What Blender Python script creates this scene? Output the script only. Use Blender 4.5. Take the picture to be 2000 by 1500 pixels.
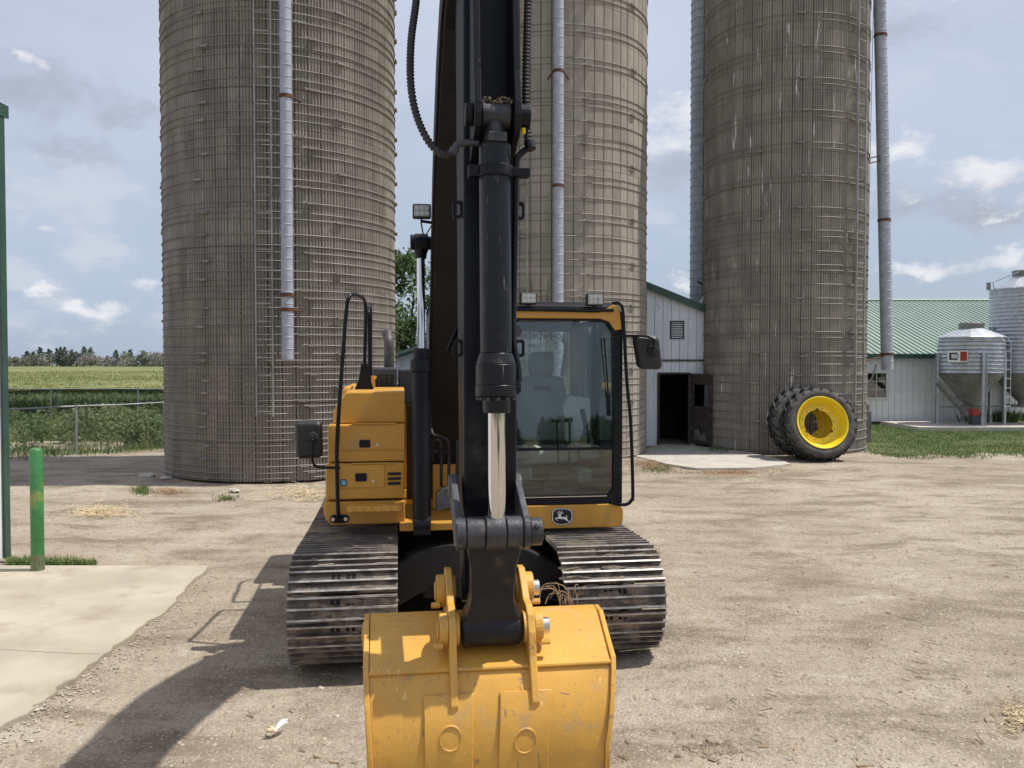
import bpy, bmesh, math, random
import numpy as np
from mathutils import Vector, Matrix
R = math.radians
rng = random.Random(7)
nrng = np.random.default_rng(11)
for o in list(bpy.data.objects): bpy.data.objects.remove(o)
scene = bpy.context.scene
col = scene.collection

# ------------------------------------------------------------------ camera
CAMH = 2.3; F = 1600.0; PITCH = math.atan(40 / F)
cam = bpy.data.cameras.new('camera'); cam.sensor_width = 36; cam.lens = F / 2000 * 36
cam.clip_start = 0.05; cam.clip_end = 3000
co = bpy.data.objects.new('camera', cam); col.objects.link(co)
co.location = (0, 0, CAMH); co.rotation_euler = (math.pi / 2 - PITCH, 0, 0)
scene.camera = co
scene.cycles.max_bounces = 6; scene.cycles.diffuse_bounces = 3; scene.cycles.glossy_bounces = 3; scene.cycles.transparent_max_bounces = 10
scene.render.resolution_x = 1024; scene.render.resolution_y = 768

# ------------------------------------------------------------------ light
SUN_EL = 65.0; SUN_AZ = 87.0            # azimuth clockwise from +Y
sun = bpy.data.lights.new('sun', 'SUN'); sun.energy = 5.0; sun.angle = R(0.6); sun.color = (1.0, 0.955, 0.88)
so = bpy.data.objects.new('sun', sun); col.objects.link(so)
sd = Vector((math.cos(R(SUN_EL)) * math.sin(R(SUN_AZ)), math.cos(R(SUN_EL)) * math.cos(R(SUN_AZ)), math.sin(R(SUN_EL))))
so.rotation_euler = (-sd).to_track_quat('-Z', 'Y').to_euler(); so.location = sd * 60
vs = scene.view_settings
vs.view_transform = 'Standard'; vs.look = 'None'; vs.exposure = 0.0; vs.gamma = 1.0; vs.use_curve_mapping = False

def ray(x, y):
    cx = (x - 1000) / F; cy = (750 - y) / F
    sp, cp = math.sin(PITCH), math.cos(PITCH)
    return Vector((cx, cp + cy * sp, -sp + cy * cp))
def W(x, y, D):                                    # point on a pixel's ray at depth D
    d = ray(x, y); t = D / d.y
    return Vector((d.x * t, D, CAMH + d.z * t))
def G(x, y, z=0.0):                                # point where a pixel's ray meets the ground
    d = ray(x, y); t = (z - CAMH) / d.z
    return Vector((d.x * t, d.y * t, z))

# ------------------------------------------------------------------ node helpers
class NT:
    def __init__(s, tree): s.t = tree; s.n = tree.nodes; s.l = tree.links
    def add(s, typ, **kw):
        n = s.n.new(typ)
        for k, v in kw.items(): setattr(n, k, v)
        return n
    def put(s, sock, v):
        if isinstance(v, bpy.types.NodeSocket): s.l.new(v, sock)
        elif v is not None: sock.default_value = v
    def math(s, op, a, b=None, c=None, clamp=False):
        n = s.add('ShaderNodeMath', operation=op, use_clamp=clamp)
        s.put(n.inputs[0], a)
        if b is not None: s.put(n.inputs[1], b)
        if c is not None: s.put(n.inputs[2], c)
        return n.outputs[0]
    def mix(s, f, a, b, blend='MIX'):
        n = s.add('ShaderNodeMix', data_type='RGBA', blend_type=blend)
        s.put(n.inputs[0], f)
        s.put(n.inputs[6], tuple(a) + (1,) if isinstance(a, (tuple, list)) and len(a) == 3 else a)
        s.put(n.inputs[7], tuple(b) + (1,) if isinstance(b, (tuple, list)) and len(b) == 3 else b)
        return n.outputs[2]
    def noise(s, vec, scale, detail=4, rough=0.55, dist=0.0):
        n = s.add('ShaderNodeTexNoise'); s.put(n.inputs['Vector'], vec)
        n.inputs['Scale'].default_value = scale; n.inputs['Detail'].default_value = detail
        n.inputs['Roughness'].default_value = rough; n.inputs['Distortion'].default_value = dist
        return n.outputs[0]
    def ramp(s, v, lo, hi, a=0.0, b=1.0):
        n = s.add('ShaderNodeMapRange', interpolation_type='SMOOTHSTEP'); s.put(n.inputs[0], v)
        for i, q in enumerate((lo, hi, a, b)): n.inputs[i + 1].default_value = q
        return n.outputs[0]
    def scalevec(s, vec, sc):
        n = s.add('ShaderNodeVectorMath', operation='MULTIPLY'); s.put(n.inputs[0], vec); n.inputs[1].default_value = sc
        return n.outputs[0]

# ------------------------------------------------------------------ sky
world = bpy.data.worlds.new('World'); scene.world = world; world.use_nodes = True
T = NT(world.node_tree); T.n.clear()
out = T.add('ShaderNodeOutputWorld'); bg = T.add('ShaderNodeBackground'); bg.inputs[1].default_value = 0.096
T.l.new(bg.outputs[0], out.inputs[0])
sky = T.add('ShaderNodeTexSky', sky_type='NISHITA'); sky.sun_disc = False
sky.sun_elevation = R(SUN_EL); sky.sun_rotation = R(SUN_AZ); sky.air_density = 1.0; sky.dust_density = 2.0; sky.ozone_density = 1.5
tc = T.add('ShaderNodeTexCoord'); sp = T.add('ShaderNodeSeparateXYZ'); T.l.new(tc.outputs['Generated'], sp.inputs[0])
az = T.math('ARCTAN2', sp.outputs[0], sp.outputs[1]); el = T.math('ARCSINE', sp.outputs[2])
cb = T.add('ShaderNodeCombineXYZ'); T.l.new(az, cb.inputs[0]); T.l.new(el, cb.inputs[1])
ae = cb.outputs[0]
wa = T.noise(T.scalevec(ae, (14.0, 20.0, 1)), 1.0, 4, 0.6); wb = T.noise(T.scalevec(ae, (17.0, 23.0, 4)), 1.3, 4, 0.6)
azw = T.math('MULTIPLY_ADD', T.math('SUBTRACT', wa, 0.5), 0.11, az); elw = T.math('MULTIPLY_ADD', T.math('SUBTRACT', wb, 0.5), 0.06, el)
n_big = T.noise(T.scalevec(ae, (1.6, 4.0, 1)), 1.0, 5, 0.5)
n_mid = T.noise(T.scalevec(ae, (9.0, 18.0, 1)), 1.0, 5, 0.58)
n_fine = T.noise(T.scalevec(ae, (26.0, 38.0, 1)), 1.0, 5, 0.6)
veil = T.mix(T.ramp(el, 0.0, 0.45), (4.9, 5.9, 7.4), (7.0, 7.5, 9.0))
base = T.mix(T.ramp(n_big, 0.3, 0.7, 0.72, 0.95), sky.outputs[0], veil)
def azel(x, y):
    d = ray(x, y).normalized(); return math.atan2(d.x, d.y), math.asin(d.z)
def puffs(lst):
    tot = None
    for (x, y, rx, ry) in lst:
        a0, e0 = azel(x, y); ra = rx / F; re = ry / F
        u = T.math('MULTIPLY', T.math('SUBTRACT', azw, a0), 1 / ra); v = T.math('MULTIPLY', T.math('SUBTRACT', elw, e0), 1 / re)
        d = T.math('ADD', T.math('MULTIPLY', u, u), T.math('MULTIPLY', v, v))
        f = T.math('SUBTRACT', 1.0, d)
        tot = f if tot is None else T.math('SMOOTH_MAX', tot, f, 0.4)
    return tot
nz = T.math('MULTIPLY', T.math('SUBTRACT', T.math('ADD', T.math('MULTIPLY', n_mid, 0.65), T.math('MULTIPLY', n_fine, 0.35)), 0.5), 7.5)
def cloud(lst, lo, hi): return T.ramp(T.math('ADD', puffs(lst), nz), lo, hi)
# everywhere: thin scattered cumulus, more of it near the horizon
gen = T.ramp(T.math('ADD', n_mid, T.math('MULTIPLY', T.math('SUBTRACT', n_big, 0.5), 0.6)), 0.53, 0.68, 0, 0.55)
gen = T.math('MULTIPLY', gen, T.ramp(el, 0.42, 0.08, 0.25, 1.0))
c1 = T.mix(gen, base, (7.2, 7.5, 8.2))
dark = cloud([(60, 165, 170, 66), (235, 225, 80, 36), (120, 290, 120, 36), (1330, 330, 130, 60), (1870, 395, 220, 60), (1800, 40, 130, 50)], -0.1, 1.8)
c2 = T.mix(T.math('MULTIPLY', dark, 0.8), c1, (4.3, 4.7, 5.7))
white = cloud([(1318, 240, 100, 75), (1915, 342, 150, 46), (1775, 285, 65, 34), (45, 110, 40, 12), (270, 557, 62, 24), (90, 572, 32, 14),
               (70, 455, 30, 14), (1330, 548, 40, 20), (1950, 508, 85, 30), (1810, 525, 85, 22), (230, 598, 70, 16), (1990, 400, 50, 20), (1830, 5, 90, 22)], 0.1, 1.7)
c3 = T.mix(T.math('MULTIPLY', white, 0.88), c2, (9.3, 9.3, 9.6))
T.l.new(c3, bg.inputs[0])

# ------------------------------------------------------------------ materials
MATS = {}
def M(name, colr, rough=0.6, metal=0.0, var=0.2, vscale=2.5, bump=0.0, bscale=60, dirt=None, streak=None, objrand=0.0, spec=0.5, stretch=(1, 1, 1), coat=0.0):
    m = bpy.data.materials.new(name); m.use_nodes = True
    t = NT(m.node_tree); b = t.n['Principled BSDF']
    pos = t.add('ShaderNodeNewGeometry').outputs['Position']
    pv = t.scalevec(pos, stretch)
    n1 = t.noise(pv, vscale, 4, 0.6)
    d = tuple(c * (1 - var) for c in colr); l = tuple(min(1, c * (1 + var)) for c in colr)
    c = t.mix(t.ramp(n1, 0.3, 0.7), d, l)
    if objrand:
        oi = t.add('ShaderNodeObjectInfo')
        k = t.math('MULTIPLY_ADD', oi.outputs['Random'], 2 * objrand, 1 - objrand)
        cc = t.add('ShaderNodeCombineColor'); [t.l.new(k, cc.inputs[i]) for i in range(3)]
        c = t.mix(1.0, c, cc.outputs[0], 'MULTIPLY')
    rg = rough
    if dirt:                                           # (colour, coverage 0..1, noise scale)
        nd = t.noise(pos, dirt[2], 5, 0.65)
        f = t.ramp(nd, 0.75 - dirt[1] * 0.5, 0.95 - dirt[1] * 0.5)
        c = t.mix(f, c, dirt[0]); rg = t.math('MULTIPLY_ADD', f, 0.9 - rough, rough)
    for (scol, lo, sc) in (streak or []):              # runs of stain down a wall; on chrome, painted reflection stripes
        ns = t.noise(t.scalevec(pos, sc), 1.0, 3, 0.6)
        c = t.mix(t.ramp(ns, lo, lo + 0.09), c, scol)
    t.put(b.inputs['Base Color'], c); t.put(b.inputs['Roughness'], rg)
    b.inputs['Metallic'].default_value = metal; b.inputs['Specular IOR Level'].default_value = spec
    b.inputs['Coat Weight'].default_value = coat
    if bump:
        bn = t.add('ShaderNodeBump'); bn.inputs['Strength'].default_value = 1.0; bn.inputs['Distance'].default_value = bump
        t.put(bn.inputs['Height'], t.noise(pv, bscale, 2, 0.6)); t.l.new(bn.outputs[0], b.inputs['Normal'])
    MATS[name] = m
    return m
DUST = (0.30, 0.24, 0.18)
M('yellow', (0.56, 0.288, 0.045), 0.42, var=0.07, dirt=((0.40, 0.27, 0.13), 0.36, 5.0), bump=0.0006, bscale=30)
M('yellow_bucket', (0.60, 0.325, 0.058), 0.38, var=0.09, dirt=((0.42, 0.27, 0.13), 0.42, 6.0), bump=0.0015, bscale=26, streak=[((0.33, 0.20, 0.085), 0.635, (34, 34, 6)), ((0.30, 0.19, 0.10), 0.66, (9, 60, 9)), ((0.74, 0.53, 0.24), 0.665, (50, 20, 9))])
M('black', (0.005, 0.006, 0.010), 0.36, var=0.3, dirt=((0.035, 0.032, 0.030), 0.26, 7.0), spec=0.25, bump=0.0005, bscale=40)
M('black_matte', (0.015, 0.014, 0.013), 0.62, var=0.3, dirt=((0.11, 0.088, 0.068), 0.36, 4.0))
M('boom_black', (0.005, 0.0048, 0.005), 0.45, var=0.3, dirt=((0.022, 0.02, 0.018), 0.28, 4.0), spec=0.3)
M('cylinder_black', (0.006, 0.007, 0.010), 0.34, var=0.3, dirt=((0.05, 0.047, 0.043), 0.34, 6.0), spec=0.35, streak=[((0.19, 0.175, 0.155), 0.665, (55, 55, 4)), ((0.11, 0.07, 0.045), 0.70, (14, 14, 7))])
M('plastic', (0.014, 0.014, 0.016), 0.5, var=0.2, dirt=((0.10, 0.09, 0.08), 0.25, 9.0))
M('link_steel', (0.05, 0.052, 0.058), 0.42, 0.3, var=0.35, vscale=8, dirt=((0.16, 0.12, 0.09), 0.34, 9.0), bump=0.002, bscale=35)
M('greased', (0.075, 0.078, 0.085), 0.5, 0.3, var=0.3, vscale=10, dirt=((0.2, 0.16, 0.12), 0.35, 9.0))
M('link_black', (0.009, 0.009, 0.011), 0.4, var=0.4, vscale=7, dirt=((0.085, 0.062, 0.045), 0.40, 5.0), bump=0.001, bscale=30, spec=0.35)
M('stick_black', (0.005, 0.006, 0.010), 0.38, var=0.3, dirt=((0.040, 0.036, 0.032), 0.32, 3.0), spec=0.25, streak=[((0.075, 0.068, 0.06), 0.66, (16, 16, 1.2))], bump=0.0006, bscale=40)
M('chrome', (0.66, 0.66, 0.66), 0.06, 1.0, var=0.05, streak=[((0.10, 0.095, 0.09), 0.54, (30, 30, 0.25))])  # dark streaks in the colour stand for stripes reflected in the rods
M('pin_steel', (0.55, 0.54, 0.52), 0.28, 1.0, var=0.15)
M('shoe_edge', (0.36, 0.34, 0.32), 0.38, 0.6, var=0.35, vscale=12, dirt=((0.2, 0.16, 0.13), 0.40, 8.0))
M('shoe', (0.10, 0.083, 0.072), 0.5, 0.35, var=0.35, vscale=6, dirt=((0.34, 0.275, 0.21), 0.60, 4.0), bump=0.004, bscale=28, objrand=0.12)
M('hole', (0.006, 0.005, 0.005), 0.9)
M('mud', (0.22, 0.175, 0.135), 0.95, var=0.35, vscale=20, bump=0.01, bscale=60)
M('hose', (0.018, 0.017, 0.018), 0.55, var=0.2)
M('hood_grey', (0.045, 0.052, 0.065), 0.45, var=0.15, dirt=((0.2, 0.18, 0.16), 0.3, 5.0))
M('exhaust', (0.10, 0.095, 0.09), 0.6, 0.6, var=0.4, vscale=9)
M('lamp_glass', (0.42, 0.42, 0.36), 0.2, var=0.3, vscale=60)
M('seat', (0.27, 0.28, 0.285), 0.85, var=0.15, bump=0.002, bscale=150)
M('seat_light', (0.42, 0.42, 0.39), 0.85, var=0.15)
M('trim_grey', (0.32, 0.33, 0.34), 0.6, var=0.12)
M('console', (0.62, 0.64, 0.61), 0.6, var=0.1)
M('white_print', (0.85, 0.83, 0.80), 0.5, var=0.03)
M('black_print', (0.012, 0.010, 0.012), 0.4, var=0.1)
M('blue_print', (0.02, 0.30, 0.55), 0.4, var=0.05)
M('stave_left', (0.262, 0.235, 0.200), 0.9, var=0.18, vscale=1.1, stretch=(2, 2, 0.8), objrand=0.12, bump=0.006, bscale=30,
  streak=[((0.15, 0.132, 0.11), 0.64, (7, 7, 0.35)), ((0.42, 0.39, 0.34), 0.665, (9, 9, 0.9))])
M('stave_mid', (0.305, 0.278, 0.230), 0.9, var=0.14, vscale=1.2, stretch=(3, 3, 0.7), objrand=0.10, bump=0.004, bscale=40,
  streak=[((0.17, 0.15, 0.12), 0.64, (6, 6, 0.4))])
M('stave_right', (0.255, 0.234, 0.200), 0.9, var=0.16, vscale=1.1, stretch=(2, 2, 0.8), objrand=0.12, bump=0.006, bscale=30,
  streak=[((0.14, 0.125, 0.105), 0.65, (6, 6, 0.35)), ((0.70, 0.69, 0.65), 0.63, (8, 8, 0.8))])
M('joint', (0.07, 0.06, 0.05), 0.95, var=0.3)
M('hoop', (0.24, 0.225, 0.205), 0.7, 0.1, var=0.22, vscale=1.5, dirt=((0.15, 0.105, 0.075), 0.34, 1.2))
M('galv', (0.47, 0.49, 0.53), 0.42, 0.65, var=0.14, vscale=6, dirt=((0.3, 0.28, 0.27), 0.25, 5.0))
M('galv_pipe', (0.37, 0.395, 0.45), 0.6, 0.15, var=0.14, vscale=5, dirt=((0.32, 0.31, 0.30), 0.28, 3.0))
M('galv_dull', (0.21, 0.215, 0.20), 0.6, 0.4, var=0.22, vscale=4)
M('ladder_steel', (0.34, 0.34, 0.33), 0.55, 0.5, var=0.25)
M('rust', (0.12, 0.055, 0.03), 0.85, 0.2, var=0.4, vscale=20)
M('siding', (0.70, 0.745, 0.80), 0.5, var=0.08, vscale=1.2, stretch=(2, 2, 0.4), dirt=((0.38, 0.36, 0.33), 0.30, 1.4), spec=0.4)
M('siding_white', (0.78, 0.79, 0.80), 0.5, var=0.05)
M('green_trim', (0.035, 0.085, 0.065), 0.5, var=0.15)
M('roof_green', (0.225, 0.295, 0.25), 0.45, 0.0, var=0.08, vscale=0.7)
M('dark_wood', (0.055, 0.047, 0.040), 0.8, var=0.4, vscale=7, dirt=((0.2, 0.19, 0.17), 0.30, 3.0))
M('inside_dark', (0.02, 0.018, 0.016), 0.95)
M('window_frame', (0.62, 0.62, 0.58), 0.6, var=0.1)
M('rubber', (0.026, 0.026, 0.027), 0.8, var=0.3, vscale=8, dirt=((0.12, 0.105, 0.09), 0.36, 5.0))
M('sidewall', (0.075, 0.073, 0.068), 0.85, var=0.3, vscale=7, dirt=((0.15, 0.135, 0.11), 0.42, 4.0))
M('rim_yellow', (0.80, 0.58, 0.02), 0.38, var=0.06, vscale=4)
M('bollard', (0.035, 0.165, 0.05), 0.5, var=0.2, vscale=5, dirt=((0.17, 0.22, 0.055), 0.36, 3.5))
t = NT(MATS['bollard'].node_tree); b = t.n['Principled BSDF']; src = b.inputs['Base Color'].links[0].from_socket
pz = t.add('ShaderNodeSeparateXYZ'); gp = t.add('ShaderNodeNewGeometry').outputs['Position']; t.l.new(gp, pz.inputs[0])
wz = t.math('SUBTRACT', 1.0, t.math('MULTIPLY', t.math('ABSOLUTE', t.math('SUBTRACT', pz.outputs[2], 0.82)), 4.5))
wm = t.ramp(t.math('ADD', wz, t.math('MULTIPLY', t.math('SUBTRACT', t.noise(gp, 9, 4), 0.5), 2.2)), 0.35, 0.95, 0, 0.85)
t.put(b.inputs['Base Color'], t.mix(wm, src, (0.20, 0.235, 0.05)))
M('bollard_worn', (0.20, 0.25, 0.06), 0.6, var=0.25, vscale=18)
M('bollard_foot', (0.12, 0.145, 0.075), 0.8, var=0.3, vscale=14)
M('red', (0.35, 0.04, 0.03), 0.5)
M('concrete', (0.375, 0.335, 0.262), 0.9, var=0.15, vscale=0.9, dirt=((0.30, 0.252, 0.19), 0.48, 1.4), bump=0.003, bscale=25)
M('slab', (0.44, 0.41, 0.36), 0.9, var=0.15, vscale=1.6, dirt=((0.26, 0.21, 0.16), 0.40, 1.6), bump=0.004, bscale=22)
M('fence_steel', (0.36, 0.37, 0.37), 0.5, 0.6, var=0.2)
M('bark', (0.085, 0.065, 0.05), 0.9, var=0.3, vscale=6, bump=0.02, bscale=12)
M('stone', (0.52, 0.49, 0.44), 0.9, var=0.25, vscale=14)
M('pebble', (0.38, 0.33, 0.27), 0.9, var=0.4, vscale=9)
M('clod', (0.235, 0.185, 0.135), 0.95, var=0.3, vscale=9)
M('straw', (0.52, 0.42, 0.27), 0.85, var=0.35, vscale=25)
M('straw_old', (0.31, 0.205, 0.12), 0.9, var=0.35, vscale=20)

def leaf(name, c1, c2, vs_=3.0, trans=0.35):
    m = bpy.data.materials.new(name); m.use_nodes = True; t = NT(m.node_tree); b = t.n['Principled BSDF']
    pos = t.add('ShaderNodeNewGeometry').outputs['Position']
    c = t.mix(t.ramp(t.noise(pos, vs_, 4), 0.35, 0.65), c1, c2)
    t.put(b.inputs['Base Color'], c); b.inputs['Roughness'].default_value = 0.6; b.inputs['Specular IOR Level'].default_value = 0.25
    tr = t.add('ShaderNodeBsdfTranslucent'); t.put(tr.inputs[0], c)
    mx = t.add('ShaderNodeMixShader'); mx.inputs[0].default_value = trans
    t.l.new(b.outputs[0], mx.inputs[1]); t.l.new(tr.outputs[0], mx.inputs[2]); t.l.new(mx.outputs[0], t.n['Material Output'].inputs[0])
    MATS[name] = m
leaf('leaf_tree', (0.045, 0.085, 0.025), (0.085, 0.14, 0.04), 2.0)
leaf('leaf_far', (0.15, 0.175, 0.115), (0.28, 0.26, 0.24), 0.05)  # grey brush tone, lightened in the colour in place of distance haze
leaf('leaf_pine', (0.09, 0.115, 0.10), (0.135, 0.16, 0.125), 0.3)  # lightened too, distance haze put into the colour
leaf('leaf_weed', (0.085, 0.135, 0.05), (0.19, 0.22, 0.095), 0.9)
leaf('leaf_corn', (0.055, 0.095, 0.035), (0.105, 0.15, 0.058), 1.0)
leaf('leaf_field', (0.215, 0.245, 0.085), (0.30, 0.31, 0.125), 0.08)
leaf('leaf_grass', (0.075, 0.13, 0.04), (0.16, 0.21, 0.07), 1.3)

def glassmat(name, tint, boost):
    m = bpy.data.materials.new(name); m.use_nodes = True; t = NT(m.node_tree); t.n.clear()
    o = t.add('ShaderNodeOutputMaterial'); tr = t.add('ShaderNodeBsdfTransparent'); tr.inputs[0].default_value = tint + (1,)
    gl = t.add('ShaderNodeBsdfGlossy'); gl.inputs['Roughness'].default_value = 0.015; gl.inputs[0].default_value = (0.93, 0.97, 1, 1)
    fr = t.add('ShaderNodeFresnel'); fr.inputs[0].default_value = 1.5
    f = t.math('ADD', t.math('MULTIPLY', fr.outputs[0], 1.1), boost, clamp=True)
    mx = t.add('ShaderNodeMixShader'); t.l.new(f, mx.inputs[0]); t.l.new(tr.outputs[0], mx.inputs[1]); t.l.new(gl.outputs[0], mx.inputs[2])
    t.l.new(mx.outputs[0], o.inputs[0]); MATS[name] = m
glassmat('glass', (0.90, 0.95, 0.94), 0.01)
glassmat('glass_side', (0.80, 0.86, 0.85), 0.02)
glassmat('glass_dark', (0.25, 0.27, 0.27), 0.10)

# dirt yard material: packed earth, gravel, pale dust, damp patches, tread marks
m = bpy.data.materials.new('dirt'); m.use_nodes = True; t = NT(m.node_tree); b = t.n['Principled BSDF']
pos = t.add('ShaderNodeNewGeometry').outputs['Position']
nl = t.noise(pos, 0.22, 3, 0.6, 0.4); nm = t.noise(t.scalevec(pos, (0.7, 1.5, 1)), 1.1, 6, 0.68, 0.3); nf = t.noise(pos, 9, 5, 0.7); ng = t.noise(pos, 45, 3, 0.7)
c = t.mix(t.ramp(nl, 0.35, 0.65), (0.325, 0.270, 0.205), (0.410, 0.350, 0.273))
c = t.mix(t.ramp(nm, 0.46, 0.64, 0, 0.92), c, (0.205, 0.162, 0.118))
c = t.mix(t.ramp(nm, 0.30, 0.45, 0.7, 0), c, (0.49, 0.44, 0.365))
c = t.mix(t.ramp(nf, 0.50, 0.70, 0, 0.62), c, (0.20, 0.16, 0.12))
c = t.mix(t.ramp(ng, 0.55, 0.68, 0, 0.62), c, (0.58, 0.53, 0.45))
c = t.mix(t.ramp(ng, 0.45, 0.33, 0, 0.62), c, (0.185, 0.145, 0.105))
at = t.add('ShaderNodeAttribute', attribute_name='turf')
tf = t.ramp(t.math('ADD', at.outputs['Fac'], t.math('MULTIPLY', t.math('SUBTRACT', nf, 0.5), 1.2)), 0.35, 0.7)
c = t.mix(tf, c, t.mix(t.ramp(nm, 0.35, 0.65), (0.085, 0.115, 0.042), (0.16, 0.165, 0.075)))
t.put(b.inputs['Base Color'], c); b.inputs['Roughness'].default_value = 0.95; b.inputs['Specular IOR Level'].default_value = 0.2
h = t.math('ADD', t.math('MULTIPLY', nf, 0.050), t.math('MULTIPLY', ng, 0.016))
wv = t.add('ShaderNodeTexWave', wave_type='BANDS', bands_direction='Y'); t.put(wv.inputs['Vector'], pos)
wv.inputs['Scale'].default_value = 3.2; wv.inputs['Distortion'].default_value = 3.0; wv.inputs['Detail Scale'].default_value = 0.7
tm = t.math('MULTIPLY', wv.outputs['Fac'], t.ramp(t.noise(pos, 0.8, 2), 0.57, 0.66, 0, 0.016))
h = t.math('ADD', h, tm)
bn = t.add('ShaderNodeBump'); bn.inputs['Distance'].default_value = 1.0; t.put(bn.inputs['Height'], h); t.l.new(bn.outputs[0], b.inputs['Normal'])
MATS['dirt'] = m

# ------------------------------------------------------------------ mesh helpers
def tag(o, label, cat=None, group=None, kind=None):
    if label: o['label'] = label
    if cat: o['category'] = cat
    if group: o['group'] = group
    if kind: o['kind'] = kind
    return o
def mesh_of(name, bm, mats):
    me = bpy.data.meshes.new(name); bmesh.ops.recalc_face_normals(bm, faces=bm.faces); bm.to_mesh(me); bm.free()
    for mm in (mats if isinstance(mats, (list, tuple)) else [mats]): me.materials.append(MATS[mm])
    return me
def link(name, me, parent=None, loc=(0, 0, 0), rot=(0, 0, 0)):
    o = bpy.data.objects.new(name, me); col.objects.link(o); o.parent = parent; o.location = loc; o.rotation_euler = rot
    return o
def obj(name, bm, mats, parent=None, loc=(0, 0, 0), rot=(0, 0, 0), bevel=0.0, smooth=False, seg=2):
    me = mesh_of(name, bm, mats); o = link(name, me, parent, loc, rot)
    if smooth:
        for p in me.polygons: p.use_smooth = True
        if smooth == 'auto':
            try: me.set_sharp_from_angle(angle=R(38))
            except Exception: pass
    if bevel:
        bv = o.modifiers.new('bevel', 'BEVEL'); bv.width = bevel; bv.segments = seg; bv.limit_method = 'ANGLE'; bv.angle_limit = R(40)
    return o
def empty(name, loc=(0, 0, 0), rot=(0, 0, 0), parent=None):
    o = bpy.data.objects.new(name, None); col.objects.link(o); o.location = loc; o.rotation_euler = rot; o.parent = parent
    o.empty_display_size = 0.2
    return o
def box(bm, x0, x1, y0, y1, z0, z1, mi=0, mtx=None):
    v = [bm.verts.new(p) for p in ((x0, y0, z0), (x1, y0, z0), (x1, y1, z0), (x0, y1, z0), (x0, y0, z1), (x1, y0, z1), (x1, y1, z1), (x0, y1, z1))]
    if mtx is not None:
        for q in v: q.co = mtx @ q.co
    for f in ((0, 3, 2, 1), (4, 5, 6, 7), (0, 1, 5, 4), (1, 2, 6, 5), (2, 3, 7, 6), (3, 0, 4, 7)):
        bm.faces.new([v[i] for i in f]).material_index = mi
def cyl(bm, p0, p1, r0, r1=None, seg=20, mi=0, cap=True):
    p0 = Vector(p0); p1 = Vector(p1); r1 = r0 if r1 is None else r1
    q = (p1 - p0).to_track_quat('Z', 'Y'); A, B = [], []
    for i in range(seg):
        a = 2 * math.pi * i / seg; d = q @ Vector((math.cos(a), math.sin(a), 0))
        A.append(bm.verts.new(p0 + d * r0)); B.append(bm.verts.new(p1 + d * r1))
    for i in range(seg):
        j = (i + 1) % seg; bm.faces.new((A[i], A[j], B[j], B[i])).material_index = mi
    if cap:
        bm.faces.new(A[::-1]).material_index = mi; bm.faces.new(B).material_index = mi
def tube(bm, pts, r, seg=10, mi=0, rfun=None):
    pts = [Vector(p) for p in pts]; rings = []; up = None
    for i, p in enumerate(pts):
        d = (pts[min(i + 1, len(pts) - 1)] - pts[max(i - 1, 0)]).normalized()
        if up is None: up = Vector((0, 0, 1)) if abs(d.z) < 0.9 else Vector((1, 0, 0))
        s = d.cross(up).normalized(); up = s.cross(d).normalized(); rr = rfun(i) if rfun else r
        rings.append([bm.verts.new(p + (s * math.cos(2 * math.pi * k / seg) + up * math.sin(2 * math.pi * k / seg)) * rr) for k in range(seg)])
    for a, b2 in zip(rings, rings[1:]):
        for k in range(seg):
            bm.faces.new((a[k], a[(k + 1) % seg], b2[(k + 1) % seg], b2[k])).material_index = mi
    bm.faces.new(rings[0][::-1]).material_index = mi; bm.faces.new(rings[-1]).material_index = mi
def smooth_path(pts, n=8):                       # Catmull-Rom
    P = [Vector(p) for p in pts]; P = [P[0] * 2 - P[1]] + P + [P[-1] * 2 - P[-2]]; o = []
    for i in range(1, len(P) - 2):
        for k in range(n):
            u = k / n
            o.append(0.5 * ((2 * P[i]) + (P[i + 1] - P[i - 1]) * u + (2 * P[i - 1] - 5 * P[i] + 4 * P[i + 1] - P[i + 2]) * u * u + (3 * P[i] - P[i - 1] - 3 * P[i + 1] + P[i + 2]) * u ** 3))
    return o + [P[-2]]
def prism(bm, pts, a0, a1, axis='x', mi=0):      # outline in the two other axes, extruded along axis
    def mk(p, a): return {'x': (a, p[0], p[1]), 'y': (p[0], a, p[1]), 'z': (p[0], p[1], a)}[axis]
    A = [bm.verts.new(mk(p, a0)) for p in pts]; B = [bm.verts.new(mk(p, a1)) for p in pts]; n = len(pts)
    for i in range(n):
        bm.faces.new((A[i], A[(i + 1) % n], B[(i + 1) % n], B[i])).material_index = mi
    bm.faces.new(A[::-1]).material_index = mi; bm.faces.new(B).material_index = mi
def lathe(bm, prof, c=(0, 0, 0), seg=48, mi=0, axis='z', a0=0, a1=2 * math.pi):   # prof: (radius, height)
    c = Vector(c); full = abs(a1 - a0 - 2 * math.pi) < 1e-6; rings = []; n = seg if full else seg + 1
    for (r, hh) in prof:
        ring = []
        for i in range(n):
            a = a0 + (a1 - a0) * i / seg
            p = (r * math.cos(a), r * math.sin(a), hh) if axis == 'z' else (r * math.cos(a), hh, r * math.sin(a))
            ring.append(bm.verts.new(c + Vector(p)))
        rings.append(ring)
    for A, B in zip(rings, rings[1:]):
        for i in range(seg):
            j = (i + 1) % n; bm.faces.new((A[i], A[j], B[j], B[i])).material_index = mi
def rrect(x0, x1, z0, z1, r, n=5):
    o = []
    for cx, cz, a in ((x1 - r, z1 - r, 0), (x0 + r, z1 - r, 90), (x0 + r, z0 + r, 180), (x1 - r, z0 + r, 270)):
        for k in range(n + 1): o.append((cx + r * math.cos(R(a + 90 * k / n)), cz + r * math.sin(R(a + 90 * k / n))))
    return o
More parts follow.
